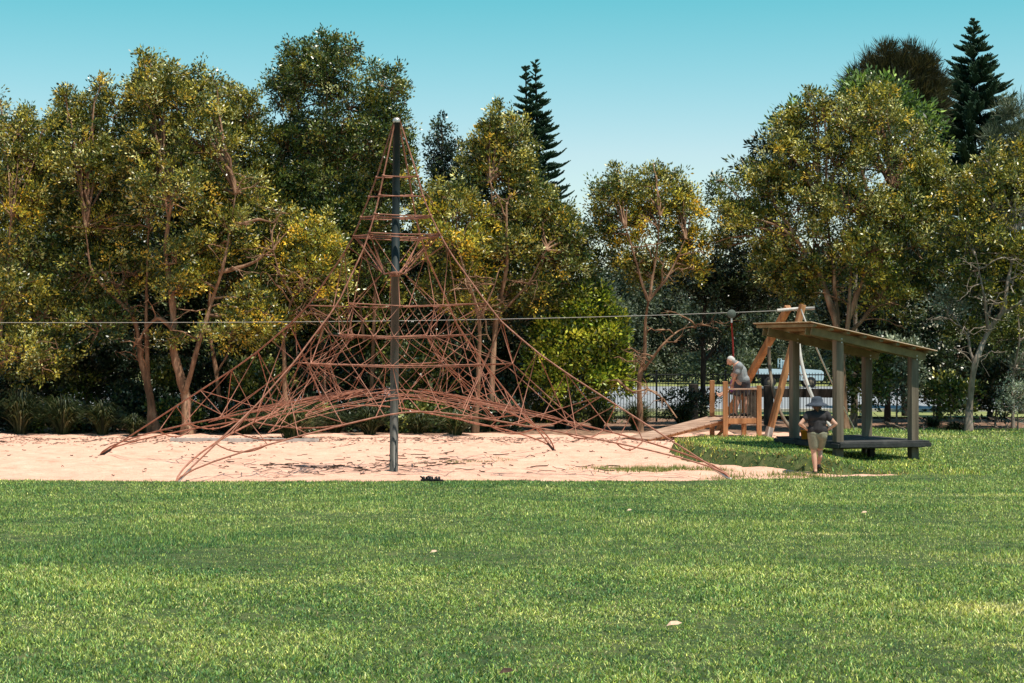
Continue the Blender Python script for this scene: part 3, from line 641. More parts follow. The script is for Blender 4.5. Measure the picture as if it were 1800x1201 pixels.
# ------------------------------------------------------------------ people (one voxel-fused surface per figure)
def capsule(m, a, b, ra, rb, n=12):
    a=np.asarray(a,float); b=np.asarray(b,float); m.ball(a,ra,n,8); m.ball(b,rb,n,8)
    m.tube([a,a*.5+b*.5,b],[ra,(ra+rb)/2,rb],n)
def fused(m, name, mat, parent, voxel=.009, smooth=4):
    o=m.build(name,mat,parent,True)
    r=o.modifiers.new('fuse','REMESH'); r.mode='VOXEL'; r.voxel_size=voxel; r.use_smooth_shade=True
    s=o.modifiers.new('soft','SMOOTH'); s.iterations=smooth; s.factor=.5
    return o
def hand(m, w, f, side, curl=.35, s=1.0):
    """w wrist, f unit vector along the hand, side unit vector toward the thumb"""
    w=np.asarray(w,float); f=np.asarray(f,float)/np.linalg.norm(f); sd=np.asarray(side,float); sd-=f*np.dot(sd,f); sd/=np.linalg.norm(sd); nrm=np.cross(f,sd)
    for k in(-1,-.33,.33,1): capsule(m,w+sd*.012*k*s,w+f*.085*s+sd*.03*k*s,.016*s,.012*s,8)
    for k,(off,L) in enumerate(((.032,.07),(.011,.078),(-.011,.072),(-.031,.056))):
        b0=w+f*.085*s+sd*off*s; m1=b0+(f*math.cos(curl)+nrm*math.sin(curl))*L*.5*s; m2=m1+(f*math.cos(curl*2)+nrm*math.sin(curl*2))*L*.5*s
        capsule(m,b0,m1,.0095*s,.009*s,8); capsule(m,m1,m2,.009*s,.0075*s,8)
    t0=w+f*.025*s+sd*.022*s; t1=t0+(f*.6+sd*.8)*.04*s; t2=t1+(f*.9+sd*.3)*.03*s; capsule(m,t0,t1,.013*s,.011*s,8); capsule(m,t1,t2,.011*s,.009*s,8)
def face(m, c, fwd, up, r):
    fwd=np.asarray(fwd,float); fwd/=np.linalg.norm(fwd); up=np.asarray(up,float); up-=fwd*np.dot(up,fwd); up/=np.linalg.norm(up); s=np.cross(fwd,up); c=np.asarray(c,float)
    m.ball(c,(r*.92,r*1.0,r*1.12),16,12); capsule(m,c-up*r*.45+fwd*r*.25,c-up*r*.85+fwd*r*.45,r*.62,r*.38)
    capsule(m,c+fwd*r*.92+up*r*.0,c+fwd*r*1.12-up*r*.3,r*.1,r*.16,8)
    capsule(m,c+fwd*r*.86-up*r*.62-s*r*.2,c+fwd*r*.86-up*r*.62+s*r*.2,r*.1,r*.1,8)
    for k in(-1,1):
        m.ball(c+s*k*r*.92-up*r*.1,(r*.13,r*.2,r*.28),8,6); m.ball(c+fwd*r*.86+up*r*.08+s*k*r*.34,r*.14,8,6)
# --- woman walking away, hands on hips
wp=np.array([6.27,37.38,0]); wb=float(sand_z(6.27,37.38))
wo=empty('person',(wp[0],wp[1],wb),'woman in black T-shirt, khaki shorts and navy sun hat walking away, hands on hips','person')
def W(x,y,z): return np.array([wp[0]+x,wp[1]+y,z*.915+wb+.0])
m=MB()
hL,hR=W(-.095,0,.86),W(.095,0,.86); kL,kR=W(-.075,-.02,.47),W(.08,.16,.52); aL,aR=W(-.06,-.12,.10),W(.05,.14,.20)
capsule(m,hL,kL,.092,.058); capsule(m,kL,W(-.068,-.06,.32),.055,.056); capsule(m,W(-.068,-.06,.32),aL,.056,.034)
capsule(m,hR,kR,.092,.058); capsule(m,kR,W(.07,.09,.4),.055,.054); capsule(m,W(.07,.07,.38),aR,.053,.034)
capsule(m,aL,W(-.06,.0,.035),.034,.03); capsule(m,aL,W(-.06,-.15,.05),.034,.036); capsule(m,aR,W(.05,.26,.16),.034,.028); capsule(m,aR,W(.05,.11,.17),.034,.034)
capsule(m,W(-.075,0,.9),W(.075,0,.9),.115,.115); capsule(m,W(0,0,.92),W(0,.01,1.1),.13,.12); capsule(m,W(-.05,.01,1.15),W(.05,.01,1.15),.11,.11)
capsule(m,W(-.1,0,1.3),W(.1,0,1.3),.085,.085); capsule(m,W(0,0,1.15),W(0,0,1.33),.12,.09); capsule(m,W(0,0,1.34),W(0,.03,1.47),.052,.05)
for s in(-1,1):
    shd,el,wr=W(.18*s,0,1.335),W(.36*s,-.09,1.12),W(.20*s,-.02,.985)
    capsule(m,W(.1*s,0,1.33),shd,.07,.062); capsule(m,shd,el,.052,.04); capsule(m,el,wr,.041,.026); hand(m,wr,np.array([-.55*s,.1,-.5]),(0,-.6,-.5),.25)
face(m,W(0,.045,1.545),(0,1,-.1),(0,0,1),.098)
body=fused(m,'body',M['skin'],wo)
m=MB(); capsule(m,W(-.085,0,.97),W(.085,0,.97),.135,.135); capsule(m,W(0,0,.99),W(0,.01,1.12),.16,.15); capsule(m,W(-.06,.01,1.15),W(.06,.01,1.15),.135,.135); capsule(m,W(-.075,.0,1.27),W(.075,.0,1.27),.13,.13)
capsule(m,W(-.11,0,1.325),W(.11,0,1.325),.09,.09); capsule(m,W(-.05,0,1.38),W(.05,0,1.38),.06,.06)
for s in(-1,1): capsule(m,W(.12*s,0,1.33),W(.2*s,-.01,1.32),.085,.078); capsule(m,W(.19*s,-.01,1.33),W(.245*s,-.04,1.24),.078,.07)
fused(m,'t_shirt',M['shirtb'],wo,.01)
m=MB(); capsule(m,W(-.08,-.01,.90),W(.08,-.01,.90),.13,.13)
for s,k in((-1,kL),(1,kR)): 
    h=W(.085*s,-.015,.85); e=h*.40+k*.60; capsule(m,h,e,.122,.098); 
fused(m,'shorts',M['khaki'],wo,.01)
m=MB(); hc=W(0,.04,1.60); m.lathe([(.235,-.075),(.24,-.06),(.19,-.03),(.125,.0),(.118,.06),(.1,.1),(.06,.122),(.001,.128)],hc,28); m.lathe([(.233,-.078),(.185,-.04),(.12,-.012)],hc,28); m.build('sun_hat',M['hat'],wo,True)
m=MB(); m.ball(W(0,.015,1.53),(.1,.1,.11),14,10); capsule(m,W(0,-.04,1.52),W(0,-.045,1.43),.06,.035); fused(m,'hair',M['hairb'],wo,.01)
for a_,q in((aL,W(-.06,-.08,.02)),(aR,W(.05,.17,.14))):
    m=MB(); capsule(m,q+(0,-.07,.012),q+(0,.12,.0),.045,.042); m.ball(q+(0,0,.035),(.046,.09,.04),10,6); fused(m,'shoe',M['rubber'],wo,.009)
# --- man leaning over the railing side
mp=P(1304,736,52.4); mp[2]=FZ+.045
mo=empty('person',mp,'grey-haired man in grey T-shirt and dark shorts bending forward on the timber platform','person')
def K(x,y,z): return mp+np.array([x,y,z])
m=MB()
hips=[K(-.09,.03,.93),K(.12,-.02,.93)]; kn=[K(-.12,.02,.50),K(.13,-.0,.50)]; an=[K(-.17,.05,.09),K(.13,.02,.09)]
for h,k_,a_ in zip(hips,kn,an):
    capsule(m,h,k_,.1,.065); capsule(m,k_,k_*.65+a_*.35+(0,-.02,0),.062,.064); capsule(m,k_*.65+a_*.35+(0,-.02,0),a_,.064,.038); capsule(m,a_,a_+(-.16,.05,-.055),.038,.03); capsule(m,a_,a_+(.04,0,-.05),.038,.035)
capsule(m,K(-.06,.0,.98),K(.09,-.02,.98),.13,.13); capsule(m,K(.01,0,1.0),K(-.03,0,1.3),.14,.155); capsule(m,K(-.03,.0,1.3),K(-.13,.0,1.46),.155,.13)
capsule(m,K(-.05,.16,1.45),K(-.10,-.16,1.46),.09,.09); capsule(m,K(-.15,0,1.5),K(-.27,.0,1.575),.075,.06)
for y,ex in((-.18,0),(.18,.03)):
    shd=K(-.12,y,1.42); el=K(-.21,y*.9+.06,1.13); wr=K(-.22,y*.4+.3,.93); capsule(m,shd,el,.058,.045); capsule(m,el,wr,.046,.03); hand(m,wr,(-.15,.1 if y<0 else -.1,-.8),(-.7,0,0),.5)
face(m,K(-.335,.0,1.60),(-.8,.0,-.55),(-.35,0,.9),.108)
fused(m,'body',M['skin'],mo,.0095)
m=MB(); capsule(m,K(-.03,.04,1.05),K(.08,-.03,1.05),.15,.15); capsule(m,K(.02,0,1.06),K(-.03,0,1.3),.165,.175); capsule(m,K(-.03,0,1.3),K(-.11,0,1.44),.175,.145); capsule(m,K(-.04,.17,1.43),K(-.09,-.17,1.44),.11,.11); capsule(m,K(-.12,0,1.48),K(-.18,0,1.53),.105,.085)
for y in(-.2,.2): capsule(m,K(-.09,y*.8,1.42),K(-.15,y,1.27),.085,.078)
fused(m,'t_shirt',M['shirtg'],mo,.01)
m=MB(); capsule(m,K(-.05,.03,.98),K(.10,-.03,.98),.145,.145)
for h,k_ in zip(hips,kn): capsule(m,h,h*.35+k_*.65,.13,.11)
fused(m,'shorts',M['shortsd'],mo,.01)
m=MB(); m.ball(K(-.32,0,1.635),(.108,.108,.105),14,10); m.ball(K(-.265,0,1.61),(.08,.1,.09),12,8); fused(m,'hair',M['hairg'],mo,.009)
for a_ in an:
    m=MB(); capsule(m,a_+(-.15,.045,-.06),a_+(.05,0,-.05),.045,.048); m.ball(a_+(-.03,.01,-.03),(.08,.05,.05),10,6); fused(m,'shoe',M['rubber'],mo,.009)
# --- child on the seat, held by the man
cp=P(1290,688,53.05)
co=empty('person',cp,'small child in purple sitting on the rope seat, bare legs stretched out to the left','person')
def Q(x,y,z): return cp+np.array([x,y,z])
m=MB()
for y,dz in((-.07,-.02),(.07,.03)):
    capsule(m,Q(0,y,.02),Q(-.22,y-.02,.0),.055,.042); capsule(m,Q(-.22,y-.02,.0),Q(-.43,y-.04,-.13+dz),.042,.028); capsule(m,Q(-.43,y-.04,-.13+dz),Q(-.5,y-.04,-.07+dz),.026,.02)
capsule(m,Q(0,0,.05),Q(.0,0,.3),.1,.09); capsule(m,Q(0,-.1,.3),Q(0,.1,.3),.055,.055); capsule(m,Q(0,0,.32),Q(0,0,.42),.04,.04)
for y in(-.14,.14): capsule(m,Q(0,y,.29),Q(-.1,y*1.1,.17),.034,.028); capsule(m,Q(-.1,y*1.1,.17),Q(-.04,y*.3,.3),.028,.02); hand(m,Q(-.04,y*.3,.3),(.2,-y,.5),(-1,0,0),.6,.6)
face(m,Q(0,0,.5),(-1,0,-.1),(0,0,1),.085); fused(m,'body',M['skin'],co,.009)
m=MB(); capsule(m,Q(0,0,.07),Q(0,0,.28),.115,.105); capsule(m,Q(0,-.1,.3),Q(0,.1,.3),.068,.068)
for y in(-.07,.07): capsule(m,Q(.01,y,.03),Q(-.13,y,.02),.072,.06)
for y in(-.14,.14): capsule(m,Q(0,y,.29),Q(-.05,y*1.05,.23),.052,.046)
fused(m,'purple_outfit',M['purple'],co,.009)
m=MB(); m.ball(Q(.015,0,.525),(.09,.09,.09),12,8); fused(m,'hair',M['hairb'],co,.009)

# ------------------------------------------------------------------ foliage
PAL={
 'olive':[((.022,.036,.008),3.5),((.06,.072,.013),3),((.13,.125,.020),2.5),((.24,.205,.030),2.4),((.38,.26,.035),.5),((.36,.35,.15),1.0)],
 'gold':[((.04,.05,.010),2),((.11,.12,.018),2.8),((.26,.23,.028),3),((.43,.29,.03),2.0),((.46,.29,.03),.4)],
 'green':[((.014,.028,.007),3.5),((.040,.062,.013),3),((.085,.105,.020),2.4),((.18,.165,.03),1.3),((.26,.27,.12),.4)],
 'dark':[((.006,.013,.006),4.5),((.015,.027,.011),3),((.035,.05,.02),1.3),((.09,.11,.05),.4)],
 'bright':[((.04,.07,.008),2),((.15,.20,.02),2.5),((.32,.36,.035),2.7),((.50,.50,.07),1.8),((.02,.035,.008),2)],
 'broad':[((.04,.075,.018),3),((.085,.14,.028),3),((.17,.235,.05),2),((.015,.03,.012),2)],
 'grey':[((.07,.095,.06),3),((.13,.16,.10),3),((.20,.23,.15),2),((.04,.06,.04),2)],
 'silver':[((.12,.15,.11),2),((.25,.28,.21),2),((.06,.08,.05),2)],
 'casu':[((.03,.035,.018),3),((.06,.06,.028),3),((.10,.085,.04),1)],
 'pine':[((.010,.024,.014),3),((.018,.038,.020),2),((.03,.05,.028),1)]}
def pick(pal, n, r):
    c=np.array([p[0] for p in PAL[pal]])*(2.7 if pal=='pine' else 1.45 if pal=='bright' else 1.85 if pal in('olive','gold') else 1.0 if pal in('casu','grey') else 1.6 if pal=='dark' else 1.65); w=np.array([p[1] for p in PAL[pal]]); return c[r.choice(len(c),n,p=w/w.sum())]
def leaves(b, cen, axis, r, pal, per=28, L=.10, W=.036, spread=.24, droop=0.0):
    """cen (n,3) clump centres, axis (n,3) outward direction"""
    n=len(cen); k=n*per; c=np.repeat(cen,per,0); ax=np.repeat(axis,per,0)
    d=r.normal(0,1,(k,3)); d/=np.linalg.norm(d,axis=1)[:,None]
    rad=spread*r.random((k,1))**.5*np.repeat(r.uniform(.6,1.5,(n,1)),per,0)
    pos=c+d*rad*np.array([1,1,.8])+ax*(rad*.6)
    dirn=d*.9+ax*.7+r.normal(0,.35,(k,3))+np.array([0,0,.15-droop]); dirn/=np.linalg.norm(dirn,axis=1)[:,None]
    t=r.normal(0,1,(k,3)); sd=np.cross(dirn,t); sd/=np.linalg.norm(sd,axis=1)[:,None]+1e-9
    LL=L*r.uniform(.6,1.35,(k,1)); WW=W*r.uniform(.7,1.3,(k,1))
    V=np.stack([pos,pos+dirn*LL*.5+sd*WW*.5,pos+dirn*LL,pos+dirn*LL*.5-sd*WW*.5],1); o=b.addv(V)
    base=np.repeat(pick(pal,n,r)*r.uniform(.65,1.4,(n,1)),per,0); own=pick(pal,k,r); mixr=r.random((k,1))<.78
    col=np.where(mixr,base,own)*r.uniform(.7,1.35,(k,1))
    pale=r.random(k)<(.016 if pal not in('pine','casu') else 0); col[pale]=np.array((.52,.50,.36))*r.uniform(.7,1.2,(pale.sum(),1))  # pale colour paints gloss highlights onto a few random leaves
    b.quad(np.arange(4*k).reshape(k,4)+o,col)
def blob_clumps(bl, Y, r, dens):
    cx,cy,rx,ry=bl[:4]; dY=bl[4] if len(bl)>4 else 0
    YY=Y+dY; s=F/YY; c=P(cx,cy,YY); R=np.array([rx/s,(rx+ry)/2/s,ry/s])
    n=max(6,int(dens*4*math.pi*((R[0]*R[1]*R[2])**(2/3))))
    d=r.normal(0,1,(n,3)); d/=np.linalg.norm(d,axis=1)[:,None]
    lump=1+.16*np.sin(d[:,0]*5+cx)*np.cos(d[:,2]*6+cy)+.10*np.sin(d[:,1]*9+d[:,2]*7+cx*.3)
    rad=(.35+.65*r.random(n)**.55)*lump+ (r.random(n)<.07)*r.uniform(.05,.25,n)
    cen=c+d*R*rad[:,None]
    ns=7; sd_=r.normal(0,1,(ns,3)); sd_/=np.linalg.norm(sd_,axis=1)[:,None]; sd_[:,2]=np.abs(sd_[:,2])*.9-.15; sc=c+sd_*R*r.uniform(.75,1.08,(ns,1)); sr=R*r.uniform(.2,.38,(ns,1))*np.array([1,1,1.25])
    k_=r.integers(0,ns,n); sel=r.random(n)<.48; q_=r.normal(0,.55,(n,3)); cen=np.where(sel[:,None],sc[k_]+q_*sr[k_],cen); ax=d*.8+np.array([0,0,.5]); ax/=np.linalg.norm(ax,axis=1)[:,None]
    return c,R,cen,ax
def limb(m, a, b, r0, r1, r, wob=.12, n=7, sag=0.0):
    a=np.asarray(a,float); b=np.asarray(b,float); t=np.linspace(0,1,n)[:,None]; L=np.linalg.norm(b-a)
    w=np.cumsum(r.normal(0,1,(n,3)),0)/n; w-=w[0]; w-=t*w[-1]
    p=a*(1-t)+b*t+w*wob*L*1.6; p[:,2]+=(sag*L*4*t*(1-t))[:,0]
    m.tube(p,np.linspace(r0,r1,n),6 if r0>.03 else 4,cap=False); return p
def tree(name, label, Y, trunks, blobs, pal='olive', bark='bark', group=None, dens=7.5, per=28, L=.10, W=.036, spread=.185, twigs=.25, seed=1, cat='tree', lmat='leaf', stem_r=.13, droop=0., bare=0, back=None):
    back=(.8 if (bark!='barkd' and cat=='tree' and Y<58) else 0) if back is None else back
    near=Y<72; stem_r*=.72; dens*=1.45 if near else 2.1; L*=1.12 if L<.2 else 1; W*=1.35 if L<.2 else 1.1
    r=np.random.default_rng(seed); b0=trunks[0][0]; base=P(b0[0],b0[1],Y); base[2]=float(ground_z(base[0],Y))
    root=empty(name,base,label,cat,group); tm=MB(); ends=[]
    for ti,tr_ in enumerate(trunks):
        pts=np.array([P(px,py,Y+(.25*math.sin(px*.1+i) if i else 0)) for i,(px,py) in enumerate(tr_)])
        if tr_[0][1]>690: pts[0,2]=base[2]-.15
        q=resample(pts,max(8,len(pts)*4)); q[1:-1]+=r.normal(0,.02,(len(q)-2,3))
        # smooth a little so the bends are not kinked
        q[1:-1]=(q[:-2]+q[1:-1]*2+q[2:])/4
        r0=stem_r*(1 if ti==0 else (.7 if tr_[0][1]>690 else .48)); rad=np.linspace(r0,r0*(.3 if ti==0 else .2),len(q))*(1+.08*r.normal(0,1,len(q)))
        if tr_[0][1]>690: rad[:2]*=1.35
        tm.tube(q,rad,10,cap=False); ends.append(q)
    allp=np.concatenate(ends); cm=MB()
    if near and cat=='tree' and lmat=='leaf' and len(blobs)>5:
        nb=len(blobs); extra=[]
        for q in range(int(nb*.9)):
            A=blobs[r.integers(nb)]; ds=sorted(blobs,key=lambda B:(B[0]-A[0])**2+(B[1]-A[1])**2); B=ds[min(len(ds)-1,int(r.integers(1,4)))]
            f=r.uniform(.3,.7); extra.append(((A[0]*f+B[0]*(1-f))+r.normal()*8,(A[1]*f+B[1]*(1-f))+r.normal()*8+8,(A[2]+B[2])*.42,(A[3]+B[3])*.42,r.uniform(-.5,.9)))
        tops=sorted(blobs,key=lambda B:B[1]-B[3])[:max(3,nb//3)]
        for B in tops:
            for _q in range(2):
                f=r.uniform(-.75,.75); extra.append((B[0]+f*B[2],B[1]-B[3]*math.sqrt(1-f*f)*r.uniform(.9,1.12),r.uniform(7,13),r.uniform(13,24),r.uniform(-.3,.6)))
        blobs=list(blobs)+extra
    for bl in blobs:
        c,R,cen,ax=blob_clumps(bl,Y+back,r,dens)
        pl_=bl[5] if len(bl)>5 else pal
        leaves(cm,cen,ax,r,pl_,per,L,W,spread,droop)
        low=allp[allp[:,2]<c[2]+.3]; low=low if len(low) else allp
        j=np.argmin(np.linalg.norm((low-c)*np.array([1,1,.7]),axis=1)); a=low[j]
        lp=limb(tm,a,c+r.normal(0,.1,3),stem_r*.30,.014,r,.10,9,.04)
        for q in cen[r.random(len(cen))<twigs]:
            jj=np.argmin(np.linalg.norm(lp-q,axis=1)); limb(tm,lp[jj],q,.018,.006,r,.12,5,.03)
    for _ in range(bare):
        a=allp[r.integers(len(allp)//3,len(allp))]; d=np.array([r.normal(),-abs(r.normal())*.6,r.uniform(-.2,.6)]); d/=np.linalg.norm(d)
        e=a+d*r.uniform(.5,1.5); lp=limb(tm,a,e,.028,.008,r,.2,8,.08)
        for _2 in range(4): q=lp[r.integers(2,8)]; limb(tm,q,q+r.normal(0,.28,3),.011,.004,r,.2,5)
    tm.build('trunk',M[bark],root,True); cm.build('crown',M[lmat],root)
    return root
GL='paperbark trees on the left'; GR='trees on the right'
tree('paperbark_tree','leftmost paperbark with yellow-green foliage, its crown cut by the left edge',54.5,[[(-20,765),(-5,640),(10,500),(20,380)],[(-5,640),(60,620),(95,630)]],
 [(5,235,45,55,1),(50,250,50,40,1),(-15,330,70,70),(65,320,50,60,1),(25,385,44,45,-.4,'gold'),(50,350,30,30,-.2,'gold'),(-10,440,70,60),(60,460,60,60,.5,'green'),(15,530,80,55),(80,560,50,45),(10,620,75,50,-.8),(80,640,45,40,-.6)],seed=1,group=GL,bare=5)
tree('paperbark_tree','broad paperbark with two leaning stems, second tree from the left edge',55,[[(275,768),(266,705),(250,640),(238,560),(205,505)],[(266,705),(258,600),(257,500),(262,400)],[(238,560),(160,480),(150,400)]],
 [(115,205,28,34,1),(150,235,50,55,.8),(205,185,55,45,.5),(110,300,50,60,1),(180,300,70,60,0),(120,400,60,60,.8,'green'),(190,400,70,60,0),(240,330,50,60,-.3),(150,490,70,50,0,'green'),(225,480,50,50,-.6),(180,570,60,40,-.8,'green'),(260,250,60,60,.6)],seed=2,group=GL,bare=10,stem_r=.2)
tree('paperbark_tree','forked tan-barked paperbark behind the left ropes, bare lower trunk',54,[[(330,762),(326,690),(304,625),(307,540),(291,450),(297,380)],[(326,690),(350,600),(372,530),(392,470),(405,400),(415,340)],[(405,400),(460,385),(480,392)],[(385,480),(440,465),(465,450)],[(305,580),(275,555),(235,610)]],
 [(265,135,26,36,1),(268,175,40,40,.6),(315,190,60,45,0),(345,165,36,32,.4),(285,265,70,55,-.3,'olive'),(350,255,60,60,0),(305,345,80,50,-.9,'olive'),(370,330,60,50,0),(345,440,46,30,-.5),(305,455,40,34,-.9),(350,490,44,30,-.6,'gold'),(310,510,36,26,-.9),(405,430,50,45,.3,'green'),(430,350,45,45,.2),(440,530,40,30,-.4),(465,560,36,26,-.6,'gold'),(415,565,36,26,-.5),(300,600,30,20,-.5),(390,590,50,28,-.8,'olive')],seed=3,group=GL,bare=12,stem_r=.24)
tree('paperbark_tree','slender paperbark with one thin stem behind the forked paperbark',57,[[(395,752),(380,660),(365,560),(372,460)],[(380,660),(400,620),(410,560)]],
 [(415,215,40,36),(440,200,22,26),(385,180,28,28),(400,265,60,50),(455,250,38,45),(450,330,55,60),(400,380,60,60,0,'green'),(460,430,50,50,0,'green'),(420,490,60,50,0,'dark')],seed=4,group=GL,bare=5,stem_r=.12)
tree('paperbark_tree','small yellow-leaved paperbark with twisted bare branches, left of the net',54.5,[[(505,755),(500,650),(498,590),(515,520),(540,480)],[(498,590),(520,560),(545,520)],[(515,520),(490,480),(480,440)]],
 [(545,415,45,30,0,'gold'),(505,455,48,38,0,'gold'),(570,450,38,38,0,'gold'),(540,490,50,36,-.6,'gold'),(470,500,40,36,0,'olive'),(585,500,36,36,0),(480,570,45,30,-.5,'olive'),(560,560,36,30,0,'green'),(500,400,40,30,.6,'olive')],seed=5,group=GL,bare=14,stem_r=.12)
tree('paperbark_tree','tallest dark-leaved paperbark rising behind the mast',58,[[(575,765),(563,600),(566,400),(572,230),(575,150)],[(563,600),(590,440),(596,300),(590,200)],[(650,765),(658,560),(668,360),(676,220)],[(640,600),(620,450),(600,350)]],
 [(575,100,36,30),(520,115,30,30),(600,125,45,36),(545,150,55,45),(500,190,36,55),(610,190,60,50),(675,160,34,42),(660,215,46,45),(706,235,26,38),(700,170,20,28),(560,240,65,55),(500,270,40,55),(630,280,65,55),(560,330,70,55),(660,345,45,50),(490,350,50,50),(600,400,65,50,0,'green'),(640,460,50,50,0,'green'),(560,480,50,40,.5,'dark'),(705,290,24,30,0)],pal='green',seed=6,group=GL,bare=8,stem_r=.15)
tree('paperbark_tree','orange-gold leaved paperbark just right of the mast',56,[[(835,745),(842,640),(845,560),(822,490),(800,420)],[(845,560),(870,500),(880,470)]],
 [(790,365,50,36,0,'olive'),(765,385,34,32,0,'gold'),(825,385,40,36,0,'gold'),(795,430,55,38,-.6,'gold'),(840,430,30,34,0,'gold'),(755,450,34,40),(810,485,50,32,0,'gold'),(760,510,38,36,0,'olive'),(830,540,40,32,0,'olive'),(730,360,28,40,1,'green')],seed=7,bare=12,group='trees behind the net')
tree('slender_tree','small dark slender tree against the sky between mast and pine',63,[[(785,760),(788,500),(780,350),(777,240)]],
 [(777,238,9,16),(768,275,20,22),(790,290,28,26),(765,310,18,22),(800,325,32,28),(825,300,26,20),(835,330,26,26),(780,355,34,26)],pal='dark',seed=8,dens=6,bark='barkd',group='trees behind the net',stem_r=.1)
tree('paperbark_tree','green-brown tree in front of the twin-topped pine',57,[[(862,752),(866,640),(872,560),(892,470),(890,360)],[(872,560),(930,500),(960,440)],[(892,470),(870,400),(862,320)]],
 [(858,238,24,22),(890,228,38,32),(865,262,40,34),(905,270,34,34),(855,290,38,34),(885,310,50,44),(920,330,30,40),(860,360,40,40,0,'dark'),(900,380,55,45),(945,375,48,42),(985,380,24,28,0,'green'),(985,420,38,38),(910,440,60,45,-.5),(965,460,50,40,0),(870,470,45,45,0,'green'),(1010,450,26,50,0,'green'),(1020,425,20,34,.3,'olive'),(1015,510,36,44,.8,'green'),(1035,470,24,40,1,'green'),(900,510,60,36,0,'olive'),(960,520,50,36,.5,'green'),(890,570,50,36,.5,'dark')],seed=9,bare=10,group='trees behind the net',stem_r=.16)
tree('paperbark_tree','round orange-topped tree with open branches left of the platform',57.5,[[(1126,720),(1124,655),(1134,625),(1133,560),(1140,530)],[(1140,530),(1120,470),(1100,400)],[(1140,530),(1155,450),(1160,380)],[(1140,530),(1180,480),(1205,420)],[(1132,650),(1165,605),(1195,578),(1235,572)]],
 [(1070,350,34,36,0,'green'),(1100,335,36,28),(1145,332,48,28,0,'olive'),(1190,350,38,30,0,'gold'),(1215,375,26,36,0,'gold'),(1080,390,46,36,0,'gold'),(1140,385,50,36,0,'gold'),(1060,415,26,34,0,'green'),(1195,410,36,30,.4,'olive'),(1120,435,44,28,0,'gold'),(1222,435,26,36,0,'gold'),(1180,460,36,22,0,'olive'),(1090,470,38,32,.6,'green'),(1222,475,24,22,0,'gold'),(1140,490,40,20,.6,'olive')],seed=10,bare=16,dens=6.5,group='trees behind the platform',stem_r=.15)
tree('dark_tree','dense shadowy tree behind the pulley with a straight dark trunk',62,[[(1237,752),(1236,640),(1238,540),(1245,470)],[(1236,640),(1270,590),(1290,560)]],
 [(1225,490,46,36),(1285,470,40,34),(1262,520,50,28),(1180,505,28,24),(1320,510,50,40),(1345,470,40,36),(1210,610,24,20),(1245,715,24,24),(1285,580,22,14,0,'green'),(1370,520,40,30)],pal='dark',bark='barkd',seed=11,group='trees behind the platform',bare=5,stem_r=.17)
tree('paperbark_tree','huge rounded crown of olive-gold leaves above the shelter',57,[[(1480,758),(1478,650),(1472,570),(1440,480),(1400,420)],[(1478,650),(1492,560),(1500,440),(1525,340)],[(1478,600),(1520,560),(1560,500),(1590,430)],[(1472,570),(1465,470),(1450,360)],[(1492,560),(1540,420),(1570,330)]],
 [(1272,330,28,24,1,'green'),(1262,360,24,28,1,'green'),(1290,385,36,34,.8),(1275,430,28,26,1,'dark'),(1340,335,46,46,.4),(1395,250,36,40,.5),(1380,300,48,46),(1430,205,44,34),(1410,360,60,50,-.4),(1480,215,55,42,-.3),(1540,215,55,42,-.3,'olive'),(1470,290,65,55,-.6),(1550,300,70,60,-.6),(1610,280,45,50),(1630,340,45,55),(1495,370,75,50,-1),(1580,380,70,55,-1),(1345,400,52,48,.2),(1430,430,70,50,-.4),(1520,450,75,48,-1.2),(1610,440,60,55,-.6),(1360,460,50,40,.4,'green'),(1440,500,60,36,.2,'green'),(1550,465,34,30,-1.0,'bright'),(1530,490,26,22,-.9,'gold'),(1560,530,60,34,-.5,'olive'),(1630,520,45,50,.2,'green'),(1390,500,50,40,1,'dark'),(1535,180,36,26,.2,'gold')],seed=12,group=GR,bare=16,stem_r=.26,dens=7)
tree('umbrella_tree','broad-leaved bright green tree showing behind the huge crown',61,[[(1500,755),(1505,400),(1530,220)],[(1505,400),(1400,300),(1345,280)]],
 [(1520,160,40,22),(1560,165,36,24),(1600,210,34,26),(1628,215,22,22),(1575,190,40,26),(1500,180,34,20),(1405,200,24,18),(1380,225,22,22),(1345,270,28,24,0,'dark'),(1325,300,24,28,0,'dark'),(1350,310,28,28,0,'dark'),(1640,250,24,26,0,'broad')],pal='broad',seed=13,L=.21,W=.065,per=20,dens=5,spread=.3,group=GR,bark='barkg',lmat='leafm')
tree('paperbark_tree','grey leaning tree at the right edge with a pale bent trunk',55.5,[[(1703,762),(1706,700),(1713,640),(1737,580),(1765,548),(1775,480),(1785,410)],[(1713,640),(1700,590),(1680,560)],[(1765,548),(1800,530),(1840,500)],[(1737,580),(1728,510),(1715,450)]],
 [(1735,310,40,34,.5),(1790,300,36,40,.3),(1700,350,40,40,.3),(1760,360,50,48,-.2),(1815,370,40,60,0),(1690,410,45,45),(1745,430,60,45,-.5,'olive'),(1800,450,50,50,-.3,'gold'),(1680,480,45,40,0,'green'),(1740,500,50,36,0,'green'),(1665,540,40,36,0,'silver'),(1815,530,40,36,0),(1700,580,36,26,.2,'green')],seed=14,group=GR,bark='barkg',bare=18,stem_r=.17)
tree('slim_tree','thin pale sapling at the far right beside the leaning tree',58,[[(1782,760),(1780,660),(1792,600),(1788,540)],[(1780,660),(1800,620),(1815,600)]],
 [(1800,580,40,40,.6,'green'),(1770,600,36,30,.8,'green'),(1810,640,30,30,.5,'silver')],seed=15,group=GR,bark='barkg',bare=6,stem_r=.08)
